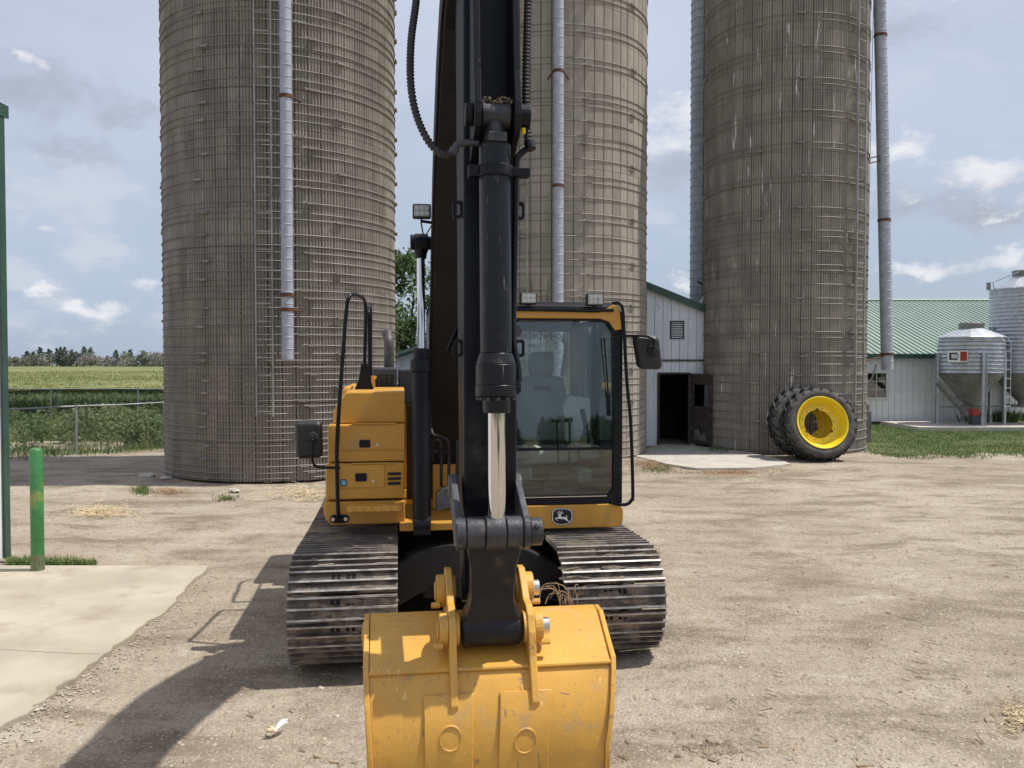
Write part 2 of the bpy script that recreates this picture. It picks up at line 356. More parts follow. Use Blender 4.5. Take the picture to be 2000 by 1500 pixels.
def framepl(bm, outer, inner, y0, y1, mi=0):     # plate in x-z with a hole (outlines of equal length)
    n = len(outer); L = [[bm.verts.new((p[0], y, p[1])) for p in pl] for pl, y in ((outer, y0), (inner, y0), (inner, y1), (outer, y1))]
    for a, b2 in ((0, 1), (1, 2), (2, 3), (3, 0)):
        for i in range(n):
            j = (i + 1) % n; bm.faces.new((L[a][i], L[a][j], L[b2][j], L[b2][i])).material_index = mi
def text_mesh(body, size, mat, extrude=0.001):
    cu = bpy.data.curves.new('lettering', 'FONT'); cu.body = body; cu.size = size; cu.extrude = extrude; cu.align_x = 'CENTER'; cu.align_y = 'CENTER'
    to = bpy.data.objects.new('lettering', cu); col.objects.link(to)
    me = bpy.data.meshes.new_from_object(to.evaluated_get(bpy.context.evaluated_depsgraph_get()))
    bpy.data.objects.remove(to); me.materials.clear(); me.materials.append(MATS[mat]); return me
def soup(name, V, Fc, mat, parent=None):
    me = bpy.data.meshes.new(name); me.from_pydata(V, [], Fc); me.update()
    for mm in (mat if isinstance(mat, (list, tuple)) else [mat]): me.materials.append(MATS[mm])
    return link(name, me, parent)
def vnoise(x, y, seed=0):                        # smooth value noise, numpy
    g = np.random.default_rng(seed).random((256, 256)); xi = np.floor(x).astype(int); yi = np.floor(y).astype(int)
    u = x - xi; v = y - yi; u = u * u * (3 - 2 * u); v = v * v * (3 - 2 * v)
    q = lambda i, j: g[(xi + i) % 256, (yi + j) % 256]
    return (q(0, 0) * (1 - u) + q(1, 0) * u) * (1 - v) + (q(0, 1) * (1 - u) + q(1, 1) * u) * v

# ------------------------------------------------------------------ ground
def axis_pts(lo, hi, step, far_lo, far_hi):
    a = list(np.arange(lo, hi + 1e-6, step)); s = step; x = hi
    while x < far_hi: s *= 1.22; x += s; a.append(x)
    s = step; x = lo; pre = []
    while x > far_lo: s *= 1.22; x -= s; pre.append(x)
    return np.array(pre[::-1] + a)
gx = axis_pts(-8, 11, 0.085, -900, 900); gy = axis_pts(3.2, 26, 0.085, -900, 1500)
XX, YY = np.meshgrid(gx, gy)
ZZ = (vnoise(XX * 0.5 + 40, YY * 0.5 + 40, 1) - 0.5) * 0.05 + (vnoise(XX * 1.7 + 90, YY * 2.6 + 90, 2) - 0.5) * 0.022 + (vnoise(XX * 5 + 200, YY * 7 + 200, 3) - 0.5) * 0.014
near = np.clip((34 - np.hypot(XX, YY - 8)) / 8, 0, 1); ZZ = (ZZ - 0.018) * near
nx, ny = len(gx), len(gy)
V = np.stack([XX.ravel(), YY.ravel(), ZZ.ravel()], 1)
ii = (np.arange(ny - 1)[:, None] * nx + np.arange(nx - 1)[None, :]).ravel()
Fc = np.stack([ii, ii + 1, ii + 1 + nx, ii + nx], 1)
me = bpy.data.meshes.new('ground'); me.from_pydata(V.tolist(), [], Fc.tolist()); me.materials.append(MATS['dirt'])
xs_, ys_ = XX.ravel(), YY.ravel()
lawn_m = np.clip((ys_ - (20.5 + 0.35 * np.sin(xs_ * 1.1) + 0.25 * np.sin(xs_ * 3.7) + np.maximum(0, 9.6 - xs_) * 1.2 - (xs_ - 9) * 0.05)) / 0.9, 0, 1) * (xs_ > 8.8)
weed_m = np.clip((ys_ - (20.9 + (xs_ + 12) * 0.22 + 0.9 * np.sin(xs_ * 1.3) - (xs_ < -11.5) * 1.0)) / 1.6, 0, 1) * (xs_ < -4.6)
weed_m *= 1 - 0.9 * ((xs_ > -14.5) & (xs_ < -10.4) & (ys_ > 22.2) & (ys_ < 24.2))
tm0 = np.maximum(lawn_m, weed_m); tm0 = np.where((ys_ > 33) | (np.abs(xs_) > 60), 1.0, tm0)
ta = me.attributes.new('turf', 'FLOAT', 'POINT'); ta.data.foreach_set('value', tm0.astype(np.float32))
for p in me.polygons: p.use_smooth = True
tag(link('ground', me), 'packed dirt and gravel farmyard ground', None, kind='structure')

def ground_z(x, y):
    i = int(np.clip(np.searchsorted(gx, x) - 1, 0, nx - 2)); j = int(np.clip(np.searchsorted(gy, y) - 1, 0, ny - 2))
    u = (x - gx[i]) / (gx[i + 1] - gx[i]); v = (y - gy[j]) / (gy[j + 1] - gy[j])
    return float((ZZ[j, i] * (1 - u) + ZZ[j, i + 1] * u) * (1 - v) + (ZZ[j + 1, i] * (1 - u) + ZZ[j + 1, i + 1] * u) * v)
def slab(name, pix, top, mat, label):
    bm = bmesh.new(); P = [G(x, y, top) for x, y in pix]
    prism(bm, [(p.x, p.y) for p in P], -0.12, top, 'z')
    return tag(obj(name, bm, mat, bevel=0.012), label, None, kind='structure')
bm = bmesh.new(); e = [G(410, 1108), G(330, 1190), G(215, 1275), G(120, 1345), G(60, 1392), G(-60, 1470)]
e2 = []
for a_, b_ in zip(e, e[1:]): e2 += [a_.lerp(b_, k / 9) + Vector((rng.uniform(-0.03, 0.03), rng.uniform(-0.03, 0.03), 0)) for k in range(9)]
prism(bm, [(p.x, p.y) for p in e2 + [e[-1]]] + [(-9, 3.5), (-9, G(0, 1108).y)], -0.12, 0.028, 'z')
tag(obj('concrete_apron', bm, 'concrete', bevel=0.012), 'pale concrete apron at the foot of the white building', None, kind='structure')
apron = bpy.data.objects['concrete_apron']
for pts_ in ([(-40, 1268), (40, 1272), (120, 1275), (196, 1279)],):
    bm = bmesh.new(); Q = [G(x, y, 0.0285) + Vector((rng.uniform(-.01, .01), rng.uniform(-.02, .02), 0)) for x, y in pts_]
    tube(bm, smooth_path(Q, 6), 0.0028, 5); obj('crack', bm, 'clod', apron)
slab('concrete_slab', [(1240, 890), (1262, 877), (1290, 867), (1420, 871), (1470, 884), (1520, 896), (1545, 905), (1470, 913), (1360, 914), (1300, 905)], 0.026, 'slab', 'worn concrete slab before the barn door')

# ------------------------------------------------------------------ silos
def silo_hit(x, c, r):                            # where the ray of pixel column x meets a cylinder
    d = Vector(((x - 1000) / F, 1.0)).normalized(); b_ = d.dot(Vector(c)); q = b_ * b_ - (c[0] ** 2 + c[1] ** 2 - r * r)
    t_ = b_ - math.sqrt(max(q, 0)); return d * t_
def ang(c, p): return math.atan2(p[1] - c[1], p[0] - c[0])
SH = 0.76
def make_silo(c, r, ncol, ridges, mat, label, hoops, lugang, ztop=15.2):
    root = tag(empty('silo', (c[0], c[1], 0)), label, 'silo', 'concrete stave silos in a row')
    da = 2 * math.pi / ncol; g = 0.006 / r
    prof = []
    a0, a1 = -da / 2 + g, da / 2 - g
    if ridges:
        for k in range(ridges):
            u0 = a0 + (a1 - a0) * k / ridges; w = (a1 - a0) / ridges
            prof += [(u0 + w * 0.02, r - 0.030), (u0 + w * 0.22, r - 0.008), (u0 + w * 0.5, r), (u0 + w * 0.78, r - 0.008), (u0 + w * 0.98, r - 0.030)]
    else:
        prof = [(a0, r - 0.012), (a0 + 0.004, r), (0, r + 0.001), (a1 - 0.004, r), (a1, r - 0.012)]
    def stave_geo(rot, z0, z1):
        pts = [(rr * math.cos(a + rot), rr * math.sin(a + rot)) for a, rr in [(a0, r - 0.065)] + prof + [(a1, r - 0.065)]]; n = len(pts)
        V = [(p[0], p[1], z0 + 0.004) for p in pts] + [(p[0], p[1], z1 - 0.004) for p in pts]
        Fq = [(i, i + 1, n + i + 1, n + i) for i in range(n - 1)] + [tuple(range(n))[::-1], tuple(range(n, 2 * n))]
        return V, Fq
    V, Fq = stave_geo(0, 0, SH); me = bpy.data.meshes.new('stave'); me.from_pydata(V, [], Fq); me.materials.append(MATS[mat])
    cells = []; tocam = math.atan2(-c[1], -c[0])
    for k in range(ncol):
        off = (k % 2) * SH / 2; z = -SH / 2 + off if off else 0.0; z = z if z >= 0 else z
        while z < ztop - 0.01:
            z0 = max(z, 0.0); z1 = min(z + SH, ztop); a = k * da
            px, py = c[0] + r * math.cos(a), c[1] + r * math.sin(a); zc = (z0 + z1) / 2
            dist = math.sqrt(px * px + py * py + (zc - CAMH) ** 2); yy = 710 - (zc - CAMH) * F / py
            score = (-(px * math.cos(a) + py * math.sin(a))) / dist ** 3 * ((z1 - z0) / SH)
            if yy < -40 or z1 - z0 < SH * 0.95: score -= 10
            cells.append((score, a, z0, z1)); z += SH
    cells.sort(reverse=True)
    for sc, a, z0, z1 in cells[:300]:
        link('stave', me, root, (0, 0, z0), (0, 0, a))
    VV, FF = [], []
    for sc, a, z0, z1 in cells[300:]:
        if z1 - z0 < 0.05: continue
        V, Fq = stave_geo(a, z0, z1); o_ = len(VV); VV += V; FF += [tuple(i + o_ for i in f) for f in Fq]
    tag(soup('remaining_staves', VV, FF, mat, root), None, kind='stuff')
    bm = bmesh.new(); lathe(bm, [(r - 0.045, 0), (r - 0.045, ztop)], seg=ncol); obj('core', bm, 'joint', root)
    bm = bmesh.new(); lathe(bm, [((r + 0.1) * math.cos(R(q)), ztop + 1.5 * math.sin(R(q))) for q in range(0, 91, 10)], seg=40); obj('dome_roof', bm, 'galv', root, smooth=True)
    bm = bmesh.new(); hr = r + 0.008
    lathe(bm, [(hr - 0.012, 0), (hr, -0.011), (hr + 0.012, 0), (hr, 0.011), (hr - 0.012, 0)], seg=96)
    for q in (0, R(118), R(241)):
        mt = Matrix.Rotation(q, 4, 'Z'); box(bm, hr - 0.005, hr + 0.05, -0.075, 0.075, -0.022, 0.022, 0, mt)
        cyl(bm, mt @ Vector((hr + 0.03, -0.16, 0.012)), mt @ Vector((hr + 0.03, 0.1, 0.012)), 0.011, seg=6)
    hm = mesh_of('hoop', bm, 'hoop')
    for i, z in enumerate(hoops):
        link('hoop', hm, root, (0, 0, z + rng.uniform(-0.012, 0.012)), (rng.uniform(-0.0016, 0.0016), rng.uniform(-0.0016, 0.0016), lugang[i % len(lugang)] + rng.uniform(-0.02, 0.02)))
    return root
def ladder(root, c, r, px, z0, z1, wid=0.36, pitch=0.34, name='ladder'):
    a = ang(c, silo_hit(px, c, r)); mt = Matrix.Rotation(a, 4, 'Z'); ro = r + 0.13
    bm = bmesh.new()
    z = z0 + 0.5
    while z < z1:
        for s in (-1, 1): box(bm, r, ro, s * wid / 2 - 0.012, s * wid / 2 + 0.012, z, z + 0.03, 0, mt)
        z += 1.9
    L = obj(name, bm, 'ladder_steel', root)
    for s in (-1, 1):
        bm = bmesh.new(); box(bm, ro - 0.022, ro + 0.022, s * wid / 2 - 0.013, s * wid / 2 + 0.013, z0, z1, 0, mt); obj('rail', bm, 'ladder_steel', L)
    bm = bmesh.new(); cyl(bm, (ro, -wid / 2, 0), (ro, wid / 2, 0), 0.013, seg=8); rm = mesh_of('rung', bm, 'ladder_steel')
    z = z0 + 0.1
    while z < z1: link('rung', rm, L, (0, 0, z), (0, 0, a)); z += pitch
    return L
def hoopz(spec):
    zs = []
    for z0, z1, pat in spec:
        z = z0; i = 0
        while z < z1: zs.append(z); z += pat[i % len(pat)]; i += 1
    return zs
CL, RL = (-5.10, 18.30), 2.47
CM, RM = (1.05, 21.55), 2.44
CR, RR = (7.49, 22.70), 2.15
SL = make_silo(CL, RL, 60, 4, 'stave_left', 'leftmost ribbed concrete stave silo, closest to the camera', hoopz([(0.05, 2.5, (0.128,)), (2.5, 4.6, (0.165, 0.19)), (4.6, 15, (0.20, 0.29, 0.145))]), [R(-110), R(-62), R(-66), R(-112), R(-48)])
SM = make_silo(CM, RM, 60, 0, 'stave_mid', 'smooth-staved concrete silo rising behind the excavator cab', hoopz([(0.06, 4.0, (0.22, 0.16)), (4.0, 8.6, (0.38, 0.35, 0.16)), (8.6, 15, (0.62, 0.15))]), [R(-75), R(-108), R(-72), R(-40)])
SR = make_silo(CR, RR, 54, 4, 'stave_right', 'white-streaked ribbed concrete silo with tractor wheels leaning on it', hoopz([(0.08, 2.6, (0.28, 0.2)), (2.6, 6.2, (0.36, 0.14, 0.34)), (6.2, 15, (0.66, 0.14))]), [R(-98), R(-60), R(-95), R(-125)])
ladder(SL, CL, RL, 519, 1.28, 13.5, 0.31, 0.345)
ladder(SM, CM, RM, 1019, 0.6, 13.5, 0.36, 0.34)
ladder(SR, CR, RR, 1669, 0.75, 14.0, 0.36, 0.40)
# half-round chute up the left flank of the right silo
bm = bmesh.new(); pr = []
z = 3.6
while z < 15.0: pr += [(0.36, z), (0.36, z + 0.205), (0.378, z + 0.21), (0.378, z + 0.235)]; z += 0.24
lathe(bm, pr, (-1.93, 1.28, 0), 28); obj('chute', bm, 'galv_pipe', SR, smooth='auto')
bm = bmesh.new(); cyl(bm, (-2.0, 0.90, 3.5), (-2.0, 0.90, 15), 0.02, seg=8); obj('chute_cable', bm, 'hose', SR)
bm = bmesh.new(); box(bm, -0.03, 0.03, -0.18, 0.18, -0.25, 0.25, 0, Matrix.Translation((-2.06, 0.55, 4.15)) @ Matrix.Rotation(0.5, 4, 'Y')); obj('chute_flap', bm, 'galv_pipe', SR, bevel=0.01)
bm = bmesh.new(); tube(bm, [(-2.25, 0.5, 4.62), (-2.0, 0.45, 4.45), (-2.1, 0.45, 3.95)], 0.03, 6); obj('flap_bracket', bm, 'black_matte', SR)

def fill_pipe(label, base, top, r, clamps, arms, seam=0.215):
    base = Vector(base); top = Vector(top); L = (top - base).length
    root = tag(empty('fill_pipe', base), label, 'pipe', 'galvanised silo fill pipes')
    q = (top - base).to_track_quat('Z', 'Y').to_euler()
    bm = bmesh.new(); pr = [(r - 0.006, 0)]; z = 0.0
    while z < L: pr += [(r, z + 0.001), (r, z + seam - 0.022), (r + 0.006, z + seam - 0.015), (r + 0.006, z + seam - 0.005)]; z += seam
    lathe(bm, pr, seg=28); pb = obj('pipe_wall', bm, 'galv_pipe', root, smooth='auto'); pb.rotation_euler = q
    for z in clamps:
        bm = bmesh.new(); lathe(bm, [(r + 0.004, -0.035), (r + 0.014, -0.035), (r + 0.014, 0.035), (r + 0.004, 0.035)], (0, 0, z), 28); k = obj('clamp', bm, 'rust', root); k.rotation_euler = q
    for (p0, p1) in arms:
        bm = bmesh.new(); tube(bm, [Vector(p0) - base, Vector(p1) - base], 0.018, 6); obj('arm', bm, 'rust', root)
    return root
p = silo_hit(562, CL, RL + 0.22); zb = W(0, 702, p.y).z
fill_pipe('straight galvanised fill pipe on the left silo beside its ladder', (p.x, p.y, zb), (p.x, p.y, 14.5), 0.113, [0.95, 1.23, 5.0, 8.4],
          [((p.x - 0.2, p.y + 0.3, zb + 0.95), (p.x - 0.1, p.y, zb + 0.95)), ((p.x + 0.2, p.y + 0.3, zb + 0.95), (p.x + 0.1, p.y, zb + 0.95)), ((p.x - 0.2, p.y + 0.3, zb + 5.0), (p.x - 0.1, p.y, zb + 5.0)), ((p.x + 0.2, p.y + 0.3, zb + 5.0), (p.x + 0.1, p.y, zb + 5.0))])
p = silo_hit(1090, CM, RM + 0.2); zb = 2.0; zc = W(0, 140, p.y).z
fill_pipe('galvanised fill pipe on the silo behind the cab', (p.x, p.y, zb), (p.x, p.y, 14.5), 0.122, [zc - zb, zc - zb - 2.6],
          [((p.x - 0.26, p.y + 0.25, zc - 0.1), (p.x - 0.12, p.y, zc)), ((p.x + 0.26, p.y + 0.25, zc - 0.1), (p.x + 0.12, p.y, zc))])
b0 = W(1733, 722, 22.3); b1 = W(1717, -60, 22.3); s1 = W(1690, 310, 21.9); s2 = W(1690, 705, 21.6)
fill_pipe('slanting galvanised fill pipe standing off the right silo on rusty arms', b0, b1 + (b1 - b0) * 0.25, 0.158, [0.42, 4.05, 9.0],
          [(s1, W(1728, 303, 22.3)), (s1 + Vector((0, 0, -0.15)), W(1728, 311, 22.3)), (s2, W(1727, 695, 22.3))], 0.24)
bm = bmesh.new(); tube(bm, [W(1707, -40, 21.5), W(1694, 560, 21.5)], 0.008, 5)
tag(obj('steel_cable', bm, 'galv_dull'), 'thin steel cable hanging between the right silo and its slanting pipe', 'cable')

# ------------------------------------------------------------------ barns
def wall_panels(root, x0, x1, y, ztopf, zbot, pitch, mat, holes=(), name='siding_panel'):
    """vertical siding panels, each its own piece, on a wall at depth y facing -Y"""
    x = x0
    while x < x1 - 1e-3:
        xe = min(x + pitch, x1); spans = [(zbot, None)]
        cuts = sorted([h for h in holes if h[0] < xe - 1e-3 and h[1] > x + 1e-3], key=lambda h: h[2])
        segs = []; z = zbot
        for h in cuts:
            if h[2] > z + 0.01: segs.append((z, h[2], False))
            z = h[3]
        segs.append((z, None, True))
        for h in cuts:
            for xa, xb in ((x, h[0]), (h[1], xe)):
                if xb - xa > 0.012 and xa >= x - 1e-6 and xb <= xe + 1e-6:
                    bm = bmesh.new(); box(bm, xa + 0.002, xb - 0.002, y - 0.02, y, max(h[2], zbot), h[3]); obj(name, bm, mat, root)
        for (za, zb_, top) in segs:
            bm = bmesh.new(); xa, xb = x + 0.004, xe - 0.004
            t0, t1 = (ztopf(xa), ztopf(xb)) if top else (zb_, zb_)
            prism(bm, [(xa, za), (xb, za), (xb, t1), (xa, t0)], y - 0.02, y, 'y')
            prism(bm, [(xa, za), (xa + 0.022, za), (xa + 0.022, ztopf(xa + 0.022) if top else zb_), (xa, t0)], y - 0.038, y - 0.0205, 'y')
            obj(name, bm, mat, root)
        x = xe
YB = 22.9
bx_ = lambda px, D=YB: (px - 1000) / F * D
bz_ = lambda py, D=YB: W(0, py, D).z
barn = tag(empty('barn', (0, 0, 0)), 'pale sided barn with green rake trim and an open dark doorway between two silos', 'barn')
gable = [(bx_(834), bz_(615)), (bx_(848), bz_(572)), (-1.2, 5.55), (0.9, 5.75), (bx_(1262), bz_(556)), (bx_(1376), bz_(602))]
def gz(x):
    for (xa, za), (xb, zb_) in zip(gable, gable[1:]):
        if x <= xb: return za + (zb_ - za) * (x - xa) / (xb - xa)
    return gable[-1][1]
dX0, dX1, dZ = bx_(1287), bx_(1345), bz_(731)
xl, xr = gable[0][0], gable[-1][0]
vent1 = (bx_(1308), bx_(1335), bz_(662), bz_(627)); vent0 = (bx_(838), bx_(853), bz_(662), bz_(632))
wall_panels(barn, xl, bx_(1262), YB, gz, 0.0, 0.23, 'siding', [vent0])
wall_panels(barn, bx_(1262), xr, YB, gz, 0.0, 0.232, 'siding', [(dX0, dX1, -0.1, dZ), vent1])
bm = bmesh.new(); prism(bm, [(xl, 0)] + [(x, z - 0.03) for x, z in gable] + [(xr, 0), (dX1, 0), (dX1, dZ), (dX0, dZ), (dX0, 0)], YB + 0.002, YB + 0.05, 'y'); obj('wall_backing', bm, 'inside_dark', barn)
bm = bmesh.new()
for X in (xl, xr): box(bm, X - 0.03, X + 0.03, YB + 0.06, YB + 14, 0, gz(X) - 0.1)
box(bm, xl, xr, YB + 14, YB + 14.1, 0, 3.6); obj('outer_walls', bm, 'siding', barn)
for (xa, za), (xb, zb_) in zip(gable, gable[1:]):
    bm = bmesh.new(); prism(bm, [(xa, za), (xb, zb_), (xb, zb_ + 0.05), (xa, za + 0.05)], YB - 0.16, YB + 14.3, 'y'); obj('roof_sheet', bm, 'roof_green', barn)
    bm = bmesh.new(); prism(bm, [(xa, za - 0.15), (xb, zb_ - 0.15), (xb, zb_ + 0.06), (xa, za + 0.06)], YB - 0.19, YB - 0.163, 'y'); obj('rake_trim', bm, 'green_trim', barn)
bm = bmesh.new(); box(bm, bx_(1268), xr, YB - 0.055, YB - 0.039, bz_(706), bz_(702)); obj('belt_trim', bm, 'green_trim', barn)
for vv in (vent1, vent0):
    bm = bmesh.new(); framepl(bm, [(vv[0] - 0.0, vv[2]), (vv[1], vv[2]), (vv[1], vv[3]), (vv[0], vv[3])], [(vv[0] + 0.03, vv[2] + 0.03), (vv[1] - 0.03, vv[2] + 0.03), (vv[1] - 0.03, vv[3] - 0.03), (vv[0] + 0.03, vv[3] - 0.03)], YB - 0.06, YB + 0.001)
    vo = obj('vent', bm, 'black_matte', barn)
    n = 8
    for k in range(n):
        z = vv[2] + 0.045 + (vv[3] - vv[2] - 0.08) * k / (n - 1); bm = bmesh.new()
        box(bm, vv[0] + 0.03, vv[1] - 0.03, -0.028, 0.028, -0.004, 0.004, 0, Matrix.Translation((0, YB - 0.028, z)) @ Matrix.Rotation(R(38), 4, 'X')); obj('louvre', bm, 'siding_white', vo)
bm = bmesh.new(); w_ = 0.05
box(bm, dX0 - w_, dX0 + 0.01, YB - 0.06, YB + 0.08, 0, dZ + w_); box(bm, dX1 - 0.01, dX1 + w_, YB - 0.06, YB + 0.08, 0, dZ + w_); box(bm, dX0 + 0.0105, dX1 - 0.0105, YB - 0.06, YB + 0.08, dZ, dZ + w_); obj('door_frame', bm, 'dark_wood', barn)
bm = bmesh.new(); box(bm, dX0 - 0.3, dX1 + 0.3, YB + 2.4, YB + 2.45, 0, 2.6); box(bm, dX0 - 0.3, dX0 - 0.25, YB + 0.06, YB + 2.4, 0, 2.6); box(bm, dX1 + 0.2, dX1 + 0.25, YB + 0.06, YB + 2.4, 0, 2.6); box(bm, dX0 - 0.3, dX1 + 0.3, YB + 0.06, YB + 2.4, 2.6, 2.65); obj('entry_passage', bm, 'inside_dark', barn)
h0 = Vector((dX1 + 0.06, YB - 0.07)); h1 = Vector((bx_(1391, 22.05), 22.05)); dl = (h1 - h0).length; da_ = math.atan2(h1.y - h0.y, h1.x - h0.x)
bm = bmesh.new(); zt = dZ + 0.02
framepl(bm, [(0, 0.08), (dl, 0.08), (dl, zt), (0, zt)], [(0.14, 1.12), (dl - 0.12, 1.12), (dl - 0.12, 1.72), (0.14, 1.72)], -0.02, 0.02); dr = obj('door', bm, 'dark_wood', barn, (h0.x, h0.y, 0), (0, 0, da_))
for zz in (0.1, 1.0, 1.78):
    bm = bmesh.new(); box(bm, 0.02, dl - 0.02, -0.045, -0.021, zz, zz + 0.09); obj('door_rail', bm, 'dark_wood', dr)
bm = bmesh.new(); box(bm, 0.14, dl - 0.12, -0.004, 0.004, 1.12, 1.72); obj('door_pane', bm, 'glass_dark', dr)
bm = bmesh.new(); prism(bm, [(0.1, 0.1), (0.2, 0.45), (0.35, 0.5), (0.45, 0.3), (0.6, 0.42), (0.72, 0.12)], -0.03, -0.021, 'y'); obj('torn_skin', bm, 'galv_dull', dr)
# low shed peeking out behind the hood, left of the boom
YS = 26.0
shed = tag(empty('lean_to_shed', (0, 0, 0)), 'low pale shed with green roof seen behind the engine hood', 'shed')
xs0, xs1 = bx_(765, YS), bx_(838, YS)
wall_panels(shed, xs0, xs1, YS, lambda x: bz_(700, YS) + (x - xs0) * 0.30, 0, 0.3, 'siding')
bm = bmesh.new(); z0 = bz_(700, YS); prism(bm, [(xs0 - 0.15, z0 - 0.06), (xs1, z0 + (xs1 - xs0) * 0.30), (xs1, z0 + 0.16 + (xs1 - xs0) * 0.30), (xs0 - 0.15, z0 + 0.08)], YS - 0.25, YS + 5, 'y'); obj('roof', bm, 'roof_green', shed)
bm = bmesh.new(); prism(bm, [(xs0 - 0.15, z0 - 0.1), (xs1, z0 - 0.04 + (xs1 - xs0) * 0.30), (xs1, z0 + 0.05 + (xs1 - xs0) * 0.30), (xs0 - 0.15, z0 - 0.01)], YS - 0.285, YS - 0.253, 'y'); obj('fascia', bm, 'green_trim', shed)
bm = bmesh.new(); box(bm, xs0, xs1, YS + 4.9, YS + 4.95, 0, z0); box(bm, xs0, xs0 + 0.05, YS + 0.01, YS + 4.9, 0, z0 - 0.05); obj('side_walls', bm, 'siding', shed)

# long barn on the right
YL = 31.2; WL = 8.5
lb = tag(empty('long_barn', (0, 0, 0)), 'long low white metal barn with pale green ribbed roof on the right', 'barn')
lx0, lx1 = 8.6, 27.0
ze = W(0, 688, YL).z; zr = W(0, 587, YL + WL).z
wn = (bx_(1691, YL), bx_(1732, YL), W(0, 778, YL).z, W(0, 727, YL).z)
wall_panels(lb, lx0, lx1, YL, lambda x: ze, 0.02, 0.2296, 'siding_white', [wn])
bm = bmesh.new(); box(bm, lx0, wn[0], YL + 0.002, YL + 0.06, 0.02, ze - 0.01); box(bm, wn[1], lx1, YL + 0.002, YL + 0.06, 0.02, ze - 0.01); box(bm, wn[0], wn[1], YL + 0.002, YL + 0.06, 0.02, wn[2]); box(bm, wn[0], wn[1], YL + 0.002, YL + 0.06, wn[3], ze - 0.01)
box(bm, lx0, lx0 + 0.05, YL + 0.07, YL + 2 * WL, 0.02, ze); box(bm, lx1 - 0.05, lx1, YL + 0.07, YL + 2 * WL, 0.02, ze); box(bm, lx0, lx1, YL + 2 * WL, YL + 2 * WL + 0.05, 0.02, ze); obj('inner_walls', bm, 'inside_dark', lb)
bm = bmesh.new(); box(bm, lx0, lx1, YL - 0.05, YL - 0.039, -0.05, 0.09); obj('skirt_board', bm, 'dark_wood', lb)
# roof panels, one piece each, with a standing rib
pw = 0.23; sl = (zr - ze) / WL
bm = bmesh.new(); y0, z0 = -0.3, -0.3 * sl
prism(bm, [(y0, z0), (WL, zr - ze), (WL, zr - ze + 0.02), (y0, z0 + 0.02)], 0.004, pw - 0.004, 'x')
prism(bm, [(y0, z0 + 0.0205), (WL, zr - ze + 0.0205), (WL, zr - ze + 0.06), (y0, z0 + 0.06)], 0.005, 0.035, 'x')
rp = mesh_of('roof_panel', bm, 'roof_green'); x = lx0 - 0.2
while x < lx1: link('roof_panel', rp, lb, (x, YL, ze)); x += pw
bm = bmesh.new(); prism(bm, [(YL + WL, zr), (YL + 2 * WL + 0.3, ze - 0.3 * sl), (YL + 2 * WL + 0.3, ze - 0.3 * sl + 0.04), (YL + WL, zr + 0.04)], lx0 - 0.2, lx1 + 0.2, 'x'); obj('rear_roof', bm, 'roof_green', lb)
bm = bmesh.new(); prism(bm, [(YL + WL - 0.25, zr + 0.0), (YL + WL, zr + 0.075), (YL + WL + 0.25, zr + 0.0), (YL + WL, zr + 0.1)], lx0 - 0.2, lx1 + 0.2, 'x'); obj('ridge_cap', bm, 'roof_green', lb)
bm = bmesh.new(); box(bm, lx0 - 0.2, lx1, YL - 0.34, YL - 0.305, ze - 0.24, ze - 0.06); box(bm, lx0 - 0.2, lx1, YL - 0.304, YL - 0.04, ze - 0.24, ze - 0.22); obj('eave_fascia', bm, 'green_trim', lb)
bm = bmesh.new(); framepl(bm, [(wn[0] - 0.05, wn[2] - 0.05), (wn[1] + 0.05, wn[2] - 0.05), (wn[1] + 0.05, wn[3] + 0.05), (wn[0] - 0.05, wn[3] + 0.05)], [(wn[0] + 0.04, wn[2] + 0.04), (wn[1] - 0.04, wn[2] + 0.04), (wn[1] - 0.04, wn[3] - 0.04), (wn[0] + 0.04, wn[3] - 0.04)], YL - 0.07, YL + 0.03); wf = obj('window', bm, 'window_frame', lb)
for i in range(2):
    for j in range(3):
        a0_, a1_ = wn[0] + 0.04, wn[1] - 0.04; c0, c1_ = wn[2] + 0.04, wn[3] - 0.04
        bm = bmesh.new(); box(bm, a0_ + (a1_ - a0_) * i / 2 + 0.01, a0_ + (a1_ - a0_) * (i + 1) / 2 - 0.01, YL - 0.02, YL - 0.015, c0 + (c1_ - c0) * j / 3 + 0.01, c0 + (c1_ - c0) * (j + 1) / 3 - 0.01); obj('pane', bm, 'glass_dark', wf)
bm = bmesh.new()
box(bm, (wn[0] + wn[1]) / 2 - 0.0125, (wn[0] + wn[1]) / 2 + 0.0125, YL - 0.03, YL - 0.005, wn[2] + 0.041, wn[3] - 0.041)
for j in (1, 2): z = wn[2] + 0.04 + (wn[3] - wn[2] - 0.08) * j / 3; box(bm, wn[0] + 0.041, wn[1] - 0.041, YL - 0.028, YL - 0.008, z - 0.012, z + 0.012)
obj('muntin', bm, 'window_frame', wf)
bm = bmesh.new(); box(bm, wn[0] - 0.1, wn[1] + 0.1, YL + 0.9, YL + 0.95, wn[2] - 0.2, wn[3] + 0.2); obj('window_recess', bm, 'inside_dark', lb)
bm = bmesh.new(); tube(bm, [W(1695, 790, 24.0), W(1690, 830, 24.0)], 0.05, 6); tube(bm, [W(1694, 770, 24), W(1711, 712, 24.0)], 0.025, 6); box(bm, 10.35, 10.5, 23.9, 24.1, 0.0, 0.9)
tag(obj('hand_crank', bm, 'galv_dull'), 'grey crank lever and post beside the right silo', 'lever')

